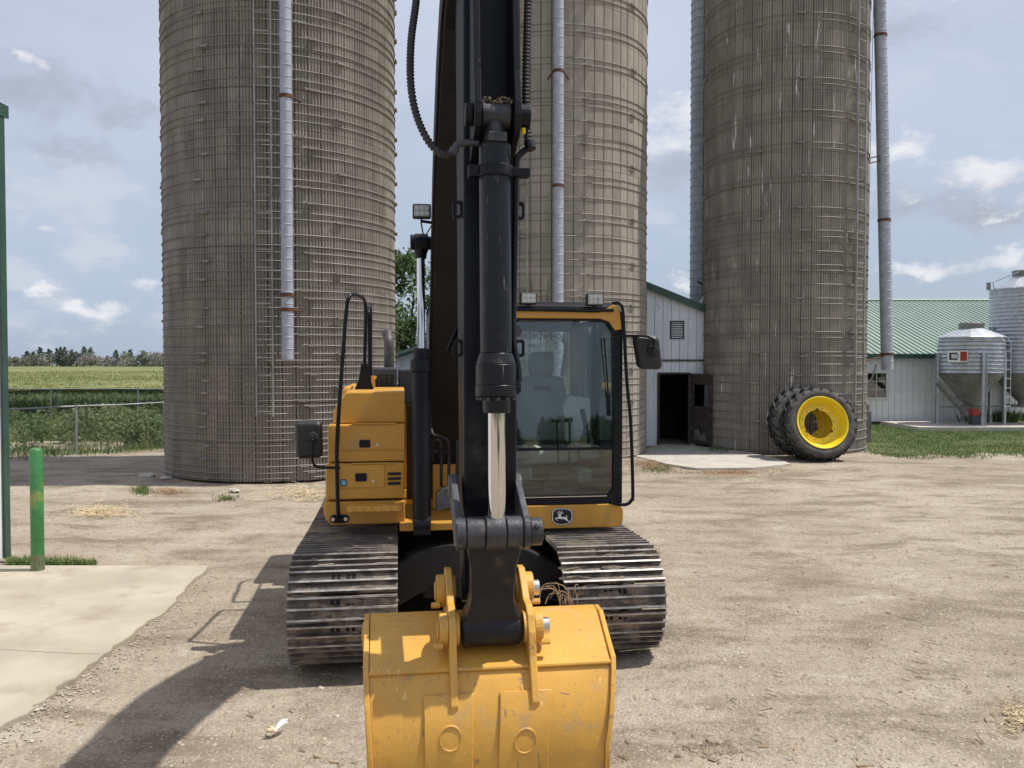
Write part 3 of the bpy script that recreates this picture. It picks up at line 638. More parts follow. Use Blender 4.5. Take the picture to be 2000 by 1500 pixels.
# ------------------------------------------------------------------ feed bins
bm = bmesh.new(); box(bm, 13.9, 22.5, 28.0, 30.9, -0.1, 0.13)
tag(obj('bin_pad', bm, 'slab', bevel=0.015), 'concrete pad under the feed bins', None, kind='structure')
def feed_bin(label, cx, cy, r, zb_, ze_, zpeak, zcone, nring, legang, pad=0.13):
    root = tag(empty('feed_bin', (cx, cy, pad)), label, 'feed bin', 'galvanised hopper feed bins')
    o_ = -pad; bm = bmesh.new(); pr = []
    for k in range(nring * 8 + 1):
        u = k / 8; pr.append((r + 0.022 * math.cos(2 * math.pi * u), zb_ + (ze_ - zb_) * k / (nring * 8) + o_))
    lathe(bm, pr, seg=56); obj('bin_wall', bm, 'galv', root, smooth=True)
    bm = bmesh.new(); lathe(bm, [(r + 0.05, ze_ - 0.02 + o_), (r + 0.02, ze_ + 0.01 + o_), (0.36, zpeak + o_), (0.0, zpeak + 0.001 + o_)], seg=18); rf = obj('roof', bm, 'galv', root)
    bm = bmesh.new(); lathe(bm, [(0.40, zpeak - 0.03 + o_), (0.42, zpeak + 0.16 + o_), (0.40, zpeak + 0.19 + o_), (0, zpeak + 0.20 + o_)], seg=24); obj('lid', bm, 'galv_dull', rf)
    bm = bmesh.new(); lathe(bm, [(r + 0.03, zb_ + o_), (r, zb_ - 0.03 + o_), (0.17, zcone + o_), (0.17, zcone - 0.16 + o_)], seg=40); obj('hopper', bm, 'galv_dull', root, smooth='auto')
    for q in legang:
        bm = bmesh.new(); mt = Matrix.Rotation(q, 4, 'Z'); zt_ = zb_ + (ze_ - zb_) * 0.55 + o_
        box(bm, r + 0.03, r + 0.05, -0.075, 0.075, 0, zt_, 0, mt); box(bm, r + 0.0505, r + 0.10, -0.075, -0.06, 0, zt_, 0, mt); box(bm, r + 0.0505, r + 0.10, 0.06, 0.075, 0, zt_, 0, mt); box(bm, r - 0.05, r + 0.16, -0.11, 0.11, 0, 0.02, 0, mt)
        obj('leg', bm, 'galv', root)
    for i, q in enumerate(legang):
        q2 = legang[(i + 1) % len(legang)]; rr = r + 0.04
        bm = bmesh.new(); tube(bm, [(rr * math.cos(q), rr * math.sin(q), 0.62), (rr * math.cos(q2), rr * math.sin(q2), 0.62)], 0.022, 6); obj('brace', bm, 'galv_dull', root)
    return root
bcx, bcy = bx_(1896, 29.35), 29.35
legs = [R(-98), R(-188), R(-8), R(82)]
fb = feed_bin('small squat feed bin with ladder and red sticker', bcx, bcy, 1.07, W(0, 728, 29).z, W(0, 658, 29).z, W(0, 640, 29).z, 0.75, 9, legs)
# ladder, sticker, auger on the small bin
def binladder(root, r, q, z0, z1, wid, pad=0.13):
    mt = Matrix.Rotation(q, 4, 'Z'); bm = bmesh.new(); ro = r + 0.14
    for s in (-1, 1): tube(bm, [mt @ Vector((r + 0.02, s * wid / 2, z1 + 0.05)), mt @ Vector((ro, s * wid / 2, z1 - 0.08)), mt @ Vector((ro, s * wid / 2, z0))], 0.016, 7)
    L = obj('ladder', bm, 'galv', root); z = z0 + 0.06
    while z < z1 - 0.1:
        bm = bmesh.new(); cyl(bm, mt @ Vector((ro, -wid / 2, z)), mt @ Vector((ro, wid / 2, z)), 0.014, seg=7); obj('rung', bm, 'galv', L); z += 0.32
binladder(fb, 1.07, R(-52), 0.62, W(0, 664, 29).z - 0.13, 0.5)
bm = bmesh.new(); a_ = R(-142); lathe(bm, [(1.112, W(0, 707, 29).z - 0.13), (1.112, W(0, 685, 29).z - 0.13)], seg=10, a0=a_ - 0.31, a1=a_ + 0.31); obj('sticker', bm, 'white_print', fb)
bm = bmesh.new(); lathe(bm, [(1.118, W(0, 705, 29).z - 0.13), (1.118, W(0, 687, 29).z - 0.13)], seg=6, a0=a_ + 0.10, a1=a_ + 0.29); obj('sticker_red', bm, 'red', fb)
bm = bmesh.new(); lathe(bm, [(1.118, W(0, 703, 29).z - 0.13), (1.118, W(0, 689, 29).z - 0.13)], seg=6, a0=a_ - 0.25, a1=a_ + 0.02); obj('sticker_print', bm, 'black_print', fb)
bm = bmesh.new(); lathe(bm, [(1.122, W(0, 700, 29).z - 0.13), (1.122, W(0, 692, 29).z - 0.13)], seg=6, a0=a_ - 0.17, a1=a_ + 0.06); obj('sticker_oval', bm, 'galv', fb)
bm = bmesh.new(); tube(bm, [W(1829, 745, 28.7) - Vector((bcx, bcy, 0.13)), W(1884, 808, 29.0) - Vector((bcx, bcy, 0.13))], 0.09, 12); obj('auger_tube', bm, 'galv_dull', fb)
bm = bmesh.new(); p = W(1899, 803, 29.2) - Vector((bcx, bcy, 0.13)); box(bm, p.x - 0.13, p.x + 0.13, -0.4, -0.1, p.z - 0.15, p.z + 0.14); obj('motor_guard', bm, 'red', fb, bevel=0.02)
bm = bmesh.new(); box(bm, p.x - 0.12, p.x + 0.22, -0.39, -0.11, 0, p.z - 0.152); obj('motor_stand', bm, 'hood_grey', fb, bevel=0.01)
bcx2, bcy2 = bx_(1999, 29.9), 29.9
feed_bin('tall feed bin with many corrugated rings cut by the right edge', bcx2, bcy2, 1.12, W(0, 728, 29.6).z, W(0, 563, 29.6).z, W(0, 537, 29.6).z, 0.9, 22, [R(-92), R(-182), R(-2), R(88)])
bm = bmesh.new(); tube(bm, [W(1943, 568, 29.3), W(1939, 552, 29.3), W(1990, 531, 29.6)], 0.015, 6); box(bm, W(1939, 0, 29.3).x - 0.05, W(1939, 0, 29.3).x + 0.05, 29.25, 29.35, W(0, 566, 29.3).z, W(0, 552, 29.3).z)
tag(obj('bin_lid_opener', bm, 'galv_dull'), 'thin rod and box opening the lid of the tall bin', 'rod')

# ------------------------------------------------------------------ tractor wheels
def wheel(label, loc, lean, spin):
    root = tag(empty('tractor_wheel', loc), label, 'wheel', 'tractor wheels leaning on the silo')
    root.rotation_euler = (lean, 0, R(4))
    Rt, w = 0.86, 0.25
    bm = bmesh.new()
    pr = [(0.60, -w * 0.80), (0.625, -w * 0.92), (0.70, -w * 1.02), (0.775, -w * 0.98), (0.815, -w * 0.86), (0.83, 0), (0.815, w * 0.86), (0.775, w * 0.98), (0.70, w * 1.02), (0.60, w * 0.8), (0.58, w * 0.6), (0.58, -w * 0.6), (0.60, -w * 0.80)]
    lathe(bm, pr, (0, 0, Rt), 56, axis='y'); ty = obj('tyre', bm, 'sidewall', root, smooth=True)
    bm = bmesh.new(); box(bm, -0.018, 0.022, -w * 1.0, 0.05, 0.795, 0.865, 0, Matrix.Rotation(R(0), 4, 'Y') @ Matrix.Rotation(R(0), 4, 'Z'))
    for v in bm.verts:                             # chevron: sweep the lug along the rim as it nears the centre, taper over the shoulder
        k = (v.co.y + w) / w; v.co.x += 0.24 * k
        if v.co.y < -w * 0.9: v.co.z -= 0.03
    for v in bm.verts: v.co = v.co
    lm = mesh_of('lug', bm, 'rubber'); n = 22
    for i in range(n):
        for s in (0, 1):
            a = 2 * math.pi * (i + 0.5 * s) / n + spin
            o = link('lug', lm, ty, (0, 0, Rt), (0, a, 0))
            if s: o.rotation_euler = (0, a, 0); o.scale = (1, -1, 1)
    bm = bmesh.new()
    lathe(bm, [(0.585, -w * 0.5), (0.60, -w * 0.84), (0.625, -w * 0.98), (0.615, -w * 1.02), (0.585, -w * 0.97), (0.565, -w * 0.72), (0.515, -w * 0.45), (0.505, -w * 0.10), (0.47, -w * 0.02), (0.45, 0.0), (0.44, 0.012), (0.45, 0.03), (0.515, 0.04), (0.53, w * 0.5), (0.59, w * 0.97), (0.61, w * 0.9), (0.585, w * 0.5), (0.56, w * 0.3), (0.56, -w * 0.2), (0.585, -w * 0.5)], (0, 0, Rt), 56, axis='y'); rm_ = obj('rim', bm, 'rim_yellow', root, smooth='auto')
    bm = bmesh.new(); lathe(bm, [(0.455, -0.012), (0.345, -0.012), (0.345, 0.006), (0.455, 0.006)], (0, 0, Rt), 48, axis='y'); obj('rim_disc', bm, 'rim_yellow', rm_, smooth='auto')
    bm = bmesh.new(); cyl(bm, (0, -0.025, 0), (0, -0.0125, 0), 0.011, seg=6); bmh = mesh_of('bolt', bm, 'hole')
    for i in range(12): a = 2 * math.pi * i / 12 + 0.2; link('bolt', bmh, rm_, (0.395 * math.cos(a), 0, Rt + 0.395 * math.sin(a)))
    bm = bmesh.new(); box(bm, -0.028, 0.028, -0.03, 0.01, 0.315, 0.375); kb = mesh_of('clamp_lug', bm, 'rust')
    for i in range(3): link('clamp_lug', kb, rm_, (0, 0, Rt), (0, 2 * math.pi * i / 3, 0))
    return root
wx = bx_(1603, 19.3)
wheel('front tractor wheel, yellow rim facing out, leaning toward the silo', (wx, 19.18, 0.03), R(-14), 0.05)
wheel('rear tractor wheel half hidden behind the front wheel against the silo', (wx - 0.14, 19.74, 0.03), R(-14), 0.17)

# ------------------------------------------------------------------ white building at the left edge, bollard
gb = tag(empty('machine_shed', (0, 0, 0)), 'white metal building with green corner trim at the left edge', 'building')
gX = bx_(5, 9.55); gY = 9.55
zt = W(0, 222, gY).z
x = 3.2
while x < gY - 0.01:
    xe = min(x + 0.23, gY - 0.005); bm = bmesh.new(); box(bm, gX - 0.03, gX, x + 0.003, xe - 0.003, 0.03, zt); box(bm, gX + 0.0005, gX + 0.015, x + 0.003, x + 0.022, 0.03, zt); obj('siding_panel', bm, 'siding_white', gb); x = xe
bm = bmesh.new(); box(bm, gX - 0.035, gX + 0.022, gY, gY + 0.05, 0.02, zt); box(bm, gX + 0.0225, gX + 0.036, gY - 0.055, gY + 0.05, 0.02, zt); obj('corner_trim', bm, 'green_trim', gb)
bm = bmesh.new(); box(bm, gX - 6, gX - 0.031, gY - 0.04, gY + 0.02, 0.02, zt); box(bm, gX - 6.05, gX - 6, 3.2, gY, 0.02, zt); obj('other_walls', bm, 'siding_white', gb)
bm = bmesh.new(); prism(bm, [(gX + 0.045, zt - 0.03), (gX + 0.045, zt + 0.12), (gX - 3.0, zt + 1.1), (gX - 6.2, zt + 0.1), (gX - 6.2, zt - 0.05), (gX - 3, zt + 0.95)], 3.0, gY + 0.12, 'y'); obj('roof', bm, 'green_trim', gb)
p = G(74, 1118)
bl = tag(empty('bollard', (p.x, p.y, 0.02)), 'green painted steel bollard on the concrete apron', 'bollard')
hb = W(0, 875, p.y).z - 0.02; rb = 0.067
bm = bmesh.new(); lathe(bm, [(rb, 0), (rb, hb - 0.03), (rb - 0.012, hb - 0.01), (rb - 0.03, hb), (0, hb + 0.004)], seg=28); obj('post', bm, 'bollard', bl, smooth='auto')
bm = bmesh.new(); lathe(bm, [(rb + 0.003, 0), (rb + 0.003, 0.14), (rb + 0.001, 0.18)], seg=28); obj('scuffed_base', bm, 'bollard_foot', bl, smooth='auto')

# ================================================================== EXCAVATOR
YAW = R(7.83); OX, OY = -0.118, 4.2; cy_, sy_ = math.cos(YAW), math.sin(YAW)
BX, BY = 0.15, 3.75                                # base of the machine, in its own frame
ex = tag(empty('excavator', (OX + BX * cy_ - BY * sy_, OY + BX * sy_ + BY * cy_, 0), (0, 0, YAW)), 'yellow and black crawler excavator with its bucket lowered to the ground', 'excavator')
OFF = (-BX, -BY, 0)
def PX(x, y, ly):
    d = ray(x, y); t = (ly - OX * sy_ + OY * cy_) / (-d.x * sy_ + d.y * cy_)
    X, Y = d.x * t - OX, d.y * t - OY
    return Vector((X * cy_ + Y * sy_, ly, CAMH + d.z * t))
def E(name, bm, mat, parent=None, **kw):          # a part of the excavator, authored in the machine frame
    return obj(name, bm, mat, parent or ex, OFF if parent is None else (0, 0, 0), **kw)

# ---- tracks
TR, TZ, TF, TB = 0.375, 0.432, 2.22, 5.30
PIT = 0.187
def track_point(s):
    L = TB - TF; c = math.pi * TR
    s %= 2 * L + 2 * c
    if s < L: return (TF + s, TZ + TR - 0.025 * math.sin(math.pi * s / L), 0, 1)
    s -= L
    if s < c: a = math.pi / 2 - s / TR; return (TB + TR * math.cos(a), TZ + TR * math.sin(a), math.cos(a), math.sin(a))
    s -= c
    if s < L: return (TB - s, TZ - TR, 0, -1)
    s -= L; a = -math.pi / 2 - s / TR; return (TF + TR * math.cos(a), TZ + TR * math.sin(a), math.cos(a), math.sin(a))
per = 2 * (TB - TF) + 2 * math.pi * TR; ns = int(round(per / PIT)); PIT = per / ns
SW = 0.79
bm = bmesh.new(); hp = PIT / 2 * 0.97; th = 0.012
prof = [(-hp, 0)]
for gy_ in (-hp + 0.012, 0.0, hp - 0.012): prof += [(gy_ - 0.013, th), (gy_ - 0.007, th + 0.030), (gy_ + 0.007, th + 0.030), (gy_ + 0.013, th)]
prof += [(hp, 0)]
prism(bm, prof, -SW / 2, SW / 2, 'x')
for bxp in (-0.075, -0.035, 0.035, 0.075):
    box(bm, bxp - 0.012, bxp + 0.012, 0.024, 0.058, th - 0.006, th + 0.006, 1)
for f in bm.faces:
    if f.material_index == 0 and min(v.co.z for v in f.verts) > th + 0.025: f.material_index = 2
shoe_me = mesh_of('track_shoe', bm, ['shoe', 'hole', 'shoe_edge'])
mudV, mudF = [], []
for cxn, nm in ((-0.868, 'l'), (1.168, 'r')):
    bm = bmesh.new(); N = 80; A = []
    for k in range(N):
        py, pz, ny_, nz_ = track_point(per * k / N); A.append([bm.verts.new((cxn + dx, py - ny_ * d_, pz - nz_ * d_)) for dx, d_ in ((-0.16, 0.004), (0.16, 0.004), (0.16, 0.09), (-0.16, 0.09))])
    for k in range(N):
        a_, b_ = A[k], A[(k + 1) % N]
        for q in range(4): bm.faces.new((a_[q], a_[(q + 1) % 4], b_[(q + 1) % 4], b_[q]))
    tk = E('crawler_track', bm, 'black_matte')
    for k in range(ns):
        py, pz, ny_, nz_ = track_point(PIT * (k + 0.3)); o = link('track_shoe', shoe_me, tk, (cxn, py, pz), (math.atan2(-ny_, nz_) if True else 0, 0, 0))
    bm = bmesh.new(); box(bm, cxn - 0.13, cxn + 0.13, TF + 0.25, TB - 0.25, 0.17, 0.66); box(bm, cxn - 0.2, cxn + 0.2, TF + 0.5, TB - 0.5, 0.3, 0.62); E('side_frame', bm, 'black_matte', tk, bevel=0.02)
    for yc, nme in ((TF, 'idler_wheel'), (TB, 'sprocket')):
        bm = bmesh.new(); cyl(bm, (cxn - 0.07, yc, TZ), (cxn + 0.07, yc, TZ), TR - 0.085, seg=28); cyl(bm, (cxn - 0.15, yc, TZ), (cxn + 0.15, yc, TZ), 0.12, seg=20); E(nme, bm, 'black_matte', tk)
    bm = bmesh.new()                                # caked mud along the upper shoes
    for k in range(64):
        s_ = rng.uniform(-0.75, 0.75); py, pz, ny_, nz_ = track_point(s_); xx = cxn + rng.uniform(-SW * 0.42, SW * 0.42)
        bmesh.ops.create_icosphere(bm, subdivisions=2, radius=1.0, matrix=Matrix.Translation((xx, py + ny_ * 0.012, pz + nz_ * 0.012)) @ Matrix.Rotation(math.atan2(-ny_, nz_), 4, 'X') @ Matrix.Diagonal((rng.uniform(0.04, 0.14), rng.uniform(0.015, 0.03), rng.uniform(0.006, 0.016), 1)))
    for v in bm.verts: v.co += Vector((rng.uniform(-1, 1), rng.uniform(-1, 1), rng.uniform(-1, 1))) * 0.005
    tag(E('caked_mud', bm, 'mud', tk), None, kind='stuff')
# ---- car body
bm = bmesh.new(); box(bm, -0.28, 0.58, 2.75, 4.9, 0.30, 0.70); E('car_body', bm, 'black_matte', bevel=0.03)
for sx in (-1, 1):
    for fr in (0, 1):
        y0_, y1_ = (2.62, 3.25) if fr == 0 else (4.3, 4.95)
        c_ = 0.15; pts = [(c_ + sx * 0.1, 0.80), (c_ + sx * 0.45, 0.74), (c_ + sx * 0.72, 0.60), (c_ + sx * 0.80, 0.42), (c_ + sx * 0.80, 0.24), (c_ + sx * 0.6, 0.30), (c_ + sx * 0.35, 0.44), (c_ + sx * 0.1, 0.50)]
        bm = bmesh.new(); prism(bm, pts if sx > 0 else pts[::-1], y0_, y1_, 'y'); E('frame_arm', bm, 'black_matte', bevel=0.015)
bm = bmesh.new(); cyl(bm, (0.15, 3.75, 0.70), (0.15, 3.75, 0.90), 0.56, seg=48); E('swing_bearing', bm, 'black_matte')
# ---- upper frame and bodywork
FY = 2.75
zb = PX(700, 1026, FY).z
xL = PX(632, 1000, FY).x; xBR = PX(792, 1000, FY).x
bm = bmesh.new(); box(bm, xBR - 0.05, 0.40, 2.66, 5.6, 0.905, zb + 0.02); E('deck_plate', bm, 'yellow', bevel=0.008)
bm = bmesh.new(); box(bm, xBR + 0.25, xBR + 0.50, 3.25, 3.29, zb + 0.03, PX(1100, 900, 3.2).z); E('deck_bulkhead', bm, 'yellow', bevel=0.006)
bm = bmesh.new(); box(bm, xBR + 0.02, 0.24, 3.9, 3.95, 0.96, 1.9); E('rear_bulkhead', bm, 'black_matte')
cabi = None
def tier(x0, x1, y0, y1, ly, rl=0.0):
    P0 = PX(x0, y1, ly); P1 = PX(x1, y0, ly); return P0.x, P1.x, P0.z, P1.z
a, b_, z0, z1 = tier(632, 791, 977, 1026, FY)
bm = bmesh.new(); prism(bm, [(a + 0.07, z0), (b_, z0), (b_, z1 - 0.003), (a, z1 - 0.003), (a, z0 + 0.11), (a + 0.02, z0 + 0.04)], FY, 5.7, 'y'); cabi = E('side_cabinet', bm, 'yellow', bevel=0.012)
tiers = [(636, 790, 904, 977, FY + 0.01), (641, 791, 828, 903, FY + 0.07), (651, 791, 765, 827, FY + 0.15)]
for i, (x0, x1, y0, y1, ly) in enumerate(tiers):
    a, b_, z0, z1 = tier(x0, x1, y0, y1, ly); bm = bmesh.new()
    if i == 2:
        a2 = PX(676, 766, ly).x; prism(bm, [(a, z0), (b_, z0), (b_, z1), (a2, z1), (a + 0.035, z1 - 0.09), (a, z1 - 0.17)], ly, 4.3, 'y')
    else: prism(bm, [(a, z0 + 0.001), (b_, z0 + 0.001), (b_, z1 - 0.001), (a, z1 - 0.001)], ly, 4.3 + 0.01 * i, 'y')
    E('cabinet_tier', bm, 'yellow', cabi, bevel=0.013)
def plate(name, x0, x1, y0, y1, ly, t, mat, parent, r=None, bevel=0.004):
    p0 = PX(x0, y1, ly); p1 = PX(x1, y0, ly); bm = bmesh.new()
    if r: prism(bm, rrect(p0.x, p1.x, p0.z, p1.z, r), ly - t, ly, 'y')
    else: box(bm, p0.x, p1.x, ly - t, ly, p0.z, p1.z)
    return E(name, bm, mat, parent, bevel=bevel)
t0, t1 = FY + 0.0095, FY + 0.0695
dB = plate('cabinet_door', 664, 751, 907, 953, t0, 0.010, 'yellow', cabi)
dC = plate('cabinet_door', 665, 790, 830, 879, t1, 0.010, 'yellow', cabi)
plate('cabinet_panel', 665, 790, 881, 902, t1, 0.006, 'yellow', cabi)
for (x0, x1, y0, y1, ly) in ((694, 716, 924, 940, t0 - 0.0105), (702, 723, 859, 874, t1 - 0.0105)):
    pl = plate('latch', x0, x1, y0, y1, ly, 0.012, 'black', cabi, 0.008, 0.002); 
for (x, y, ly) in ((729, 940, t0 - 0.0105), (737, 868, t1 - 0.0105)):
    c_ = PX(x, y, ly); bm = bmesh.new(); cyl(bm, c_, c_ + Vector((0, -0.012, 0)), 0.013, seg=14); E('lock', bm, 'pin_steel', cabi)
plate('sticker', 664.5, 677, 936, 950, t0 - 0.0105, 0.002, 'black_print', cabi, 0.004, 0)
plate('sticker_face', 666, 676, 937.5, 948.5, t0 - 0.0127, 0.0015, 'blue_print', cabi, 0.003, 0)
plate('sticker_mark', 668, 673.5, 940, 941.6, t0 - 0.0143, 0.001, 'white_print', cabi, None, 0)
plate('sticker_mark', 668, 674.5, 944, 945.6, t0 - 0.0143, 0.001, 'white_print', cabi, None, 0)
for k in range(3):
    plate('vent_slot', 757, 783, 922 + k * 9.4, 928.5 + k * 9.4, t0 - 0.0005, 0.004, 'black_matte', cabi, 0.007, 0)
for y_ in (825.5, 902.8):
    plate('hinge', 687, 773, y_, y_ + 3.5, (t1 if y_ < 850 else t0), 0.016, 'yellow', cabi, None, 0.003)
# serrated step
p0 = PX(678, 990, FY - 0.2); p1 = PX(786, 980, FY - 0.2); bm = bmesh.new(); n = 12
pts = [(p0.x, FY - 0.002)] + [(p0.x + (p1.x - p0.x) * k / n, FY - 0.2 - (0.014 if k % 2 else 0)) for k in range(n + 1)] + [(p1.x, FY - 0.002)]
zs = PX(700, 985, FY - 0.1).z
prism(bm, pts, zs - 0.045, zs, 'z'); E('step', bm, 'yellow', bevel=0.004)
# handrails
def path(pts): return [PX(x, y, ly) for x, y, ly in pts]
bm = bmesh.new(); tube(bm, smooth_path(path([(661, 1012, FY - 0.05), (659, 960, FY - 0.06), (658, 880, FY - 0.06), (662, 800, FY - 0.04), (669, 700, FY), (676, 610, FY + 0.05), (681, 582, FY + 0.07), (690, 575, FY + 0.16), (704, 579, FY + 0.5), (712, 588, FY + 0.8), (714, 610, FY + 0.85), (713, 680, FY + 0.85), (711, 742, FY + 0.85)]), 6), 0.017, 10); hr = E('handrail', bm, 'black', smooth=True)
bm = bmesh.new(); tube(bm, smooth_path(path([(722, 748, FY + 1.1), (721, 640, FY + 1.1), (720, 606, FY + 1.12), (722, 600, FY + 1.5), (724, 606, FY + 1.9), (724, 750, FY + 1.9)]), 6), 0.017, 10); tube(bm, path([(722, 680, FY + 1.1), (724, 680, FY + 1.9)]), 0.014, 8); E('handrail', bm, 'black', smooth=True)
p = PX(712, 752, FY + 0.85); bm = bmesh.new(); prism(bm, [(p.x - 0.10, p.z - 0.06), (p.x + 0.09, p.z - 0.06), (p.x + 0.045, p.z + 0.09), (p.x + 0.03, p.z + 0.2), (p.x - 0.03, p.z + 0.2), (p.x - 0.05, p.z + 0.06)], FY + 0.82, FY + 0.88, 'y'); E('rail_foot', bm, 'black', hr, bevel=0.006)
bm = bmesh.new(); c_ = PX(663, 1013, FY - 0.004); prism(bm, rrect(c_.x - 0.078, c_.x + 0.078, c_.z - 0.034, c_.z + 0.034, 0.033), FY - 0.02, FY - 0.003, 'y'); rbk = E('rail_bracket', bm, 'black', hr)
for s in (-1, 1):
    bm = bmesh.new(); cyl(bm, (c_.x + s * 0.052, FY - 0.036, c_.z), (c_.x + s * 0.052, FY - 0.0205, c_.z), 0.016, seg=8); E('bolt', bm, 'pin_steel', hr)
# mirrors
def mirror(outline, ly, knob, arm, depth=0.07):
    bm = bmesh.new(); P = [PX(x, y, ly) for x, y in outline]; n = len(P)
    cx_ = sum(p.x for p in P) / n; cz_ = sum(p.z for p in P) / n
    L0 = [bm.verts.new(p) for p in P]; L1 = [bm.verts.new((p.x, ly + depth, p.z)) for p in P]; L2 = [bm.verts.new((cx_ + (p.x - cx_) * 0.84, ly - 0.03, cz_ + (p.z - cz_) * 0.84)) for p in P]
    for A, B in ((L0, L1), (L2, L0)):
        for i in range(n): bm.faces.new((A[i], A[(i + 1) % n], B[(i + 1) % n], B[i]))
    bm.faces.new(L1); bm.faces.new(L2[::-1]); mo = E('mirror', bm, 'plastic', bevel=0.012)
    k = PX(*knob, ly - 0.03); bm = bmesh.new(); cyl(bm, k, k + Vector((0, -0.035, 0)), 0.05, 0.045, seg=20); cyl(bm, k + Vector((0, -0.0355, 0)), k + Vector((0, -0.06, 0)), 0.028, seg=14); E('pivot', bm, 'black_matte', mo, bevel=0.004)
    bm = bmesh.new(); tube(bm, smooth_path(arm, 6), 0.011, 8); E('mirror_arm', bm, 'black', mo, smooth=True)
mirror([(580, 823), (622, 822), (628, 826), (629, 850), (630, 888), (625, 894), (584, 896), (578, 891), (576, 850), (576, 828)], FY - 0.1, (610, 855), [PX(610, 857, FY - 0.19), PX(610, 880, FY - 0.19), PX(611, 902, FY - 0.17), PX(622, 912, FY - 0.12), PX(664, 914, FY - 0.05)])
# engine hood, exhaust, counterweight
def bxp(name, x0, x1, y0, y1, ly, ly2, mat, parent=None, bevel=0.02):
    p0 = PX(x0, y1, ly); p1 = PX(x1, y0, ly); bm = bmesh.new(); box(bm, p0.x, p1.x, ly, ly2, p0.z, p1.z); return E(name, bm, mat, parent, bevel=bevel)
hd = bxp('engine_hood', 727, 775, 718, 790, 4.4, 5.5, 'hood_grey')
p0 = PX(730, 760, 4.4); p1 = PX(770, 731, 4.4)
bm = bmesh.new(); hole = [(x, z) for z in range(7) for x in range(4)]
for (i, j) in hole:
    wv_ = (p1.x - p0.x) / 4; hv = (p1.z - p0.z) / 7; sh = (j % 2) * wv_ * 0.4
    box(bm, p0.x + wv_ * i + 0.008 + sh * 0.5, p0.x + wv_ * (i + 1) - 0.012 + sh * 0.3, 4.385, 4.399, p0.z + hv * j + 0.005, p0.z + hv * (j + 1) - 0.008)
E('hood_louvres', bm, 'hole', hd)
bxp('engine_hood', 778, 842, 720, 790, 4.5, 5.5, 'hood_grey')
c0 = PX(760, 716, 4.9); bm = bmesh.new(); q = [c0 + Vector((0, 0, -0.1)), c0, c0 + Vector((0, 0, 0.22)), c0 + Vector((-0.005, 0.03, 0.31)), c0 + Vector((-0.02, 0.12, 0.36)), c0 + Vector((-0.03, 0.2, 0.37))]; tube(bm, smooth_path(q, 5), 0.055, 16); E('exhaust_stack', bm, 'exhaust', smooth=True)
p = PX(724, 760, 4.0); bm = bmesh.new(); box(bm, p.x - 0.02, p.x + 0.04, 4.0, 4.1, p.z - 0.1, p.z + 0.1); cyl(bm, (p.x + 0.01, 4.05, p.z + 0.1), (p.x + 0.01, 4.05, p.z + 0.13), 0.045, seg=14); E('filler_cap', bm, 'yellow')
bm = bmesh.new(); box(bm, xL + 0.03, 1.32, 4.55, 5.85, 0.97, 2.06); E('engine_bay', bm, 'yellow', bevel=0.05)
bm = bmesh.new(); arc = [(0.15 + 1.22 * math.sin(R(q)), 5.2 + 0.95 * math.cos(R(q))) for q in range(-78, 79, 12)]; prism(bm, arc + [(1.3, 5.0), (-1.0, 5.0)], 1.0, 1.95, 'z'); E('counterweight', bm, 'yellow', bevel=0.04)
# ---- boom
LX = 0.192
bm = bmesh.new(); low = [(3.25, 1.38), (2.98, 2.0), (2.68, 2.6), (2.3, 3.15), (2.0, 3.52), (1.7, 3.80), (1.28, 4.08), (0.84, 4.32), (0.32, 4.42)]
upp = [(0.30, 4.72), (0.6, 4.74), (1.2, 4.62), (1.68, 4.43), (2.1, 4.1), (2.4, 3.8), (2.9, 3.06), (3.35, 2.27), (3.62, 1.75), (3.58, 1.5), (3.42, 1.36)]
prism(bm, low + upp, -LX, LX, 'x'); boom = E('boom', bm, 'boom_black', bevel=0.015)
for s in (-1, 1):                                  # raised edge strip down each flank
    bm = bmesh.new(); n = len(low) - 1
    for k in range(n):
        (ya, za), (yb, zb_) = low[k], low[k + 1]; prism(bm, [(ya, za), (yb, zb_), (yb + 0.035, zb_ + 0.02), (ya + 0.035, za + 0.02)], s * LX, s * (LX + 0.012), 'x')
    E('edge_strip', bm, 'black', boom)
# boom lamp
p0, p1 = PX(806, 425, 2.35), PX(842, 398, 2.35)
def lamp(p0, p1, ly, dep=0.08, par=None):
    bm = bmesh.new(); box(bm, p0.x, p1.x, ly, ly + dep, p0.z, p1.z); L = E('work_lamp', bm, 'plastic', par, bevel=0.012)
    bm = bmesh.new(); box(bm, p0.x + 0.012, p1.x - 0.012, ly - 0.004, ly - 0.0005, p0.z + 0.012, p1.z - 0.012); E('lens', bm, 'lamp_glass', L, bevel=0.003)
    bm = bmesh.new()
    for i in range(3):
        for j in range(2):
            cx_ = p0.x + (p1.x - p0.x) * (0.25 + 0.25 * i); cz_ = p0.z + (p1.z - p0.z) * (0.32 + 0.36 * j); cyl(bm, (cx_, ly - 0.008, cz_), (cx_, ly - 0.0045, cz_), 0.016, seg=10)
    E('led', bm, 'pin_steel', L); return L
lp = lamp(p0, p1, 2.35)
bm = bmesh.new(); tube(bm, path([(823, 426, 2.39), (823, 432, 2.39), (852, 436, 2.42)]), 0.012, 6); tube(bm, path([(822, 432, 2.38), (826, 455, 2.42), (829, 462, 2.45)]), 0.006, 5); tube(bm, path([(846, 436, 2.38), (832, 458, 2.42)]), 0.005, 5); E('lamp_bracket', bm, 'black_matte', lp)
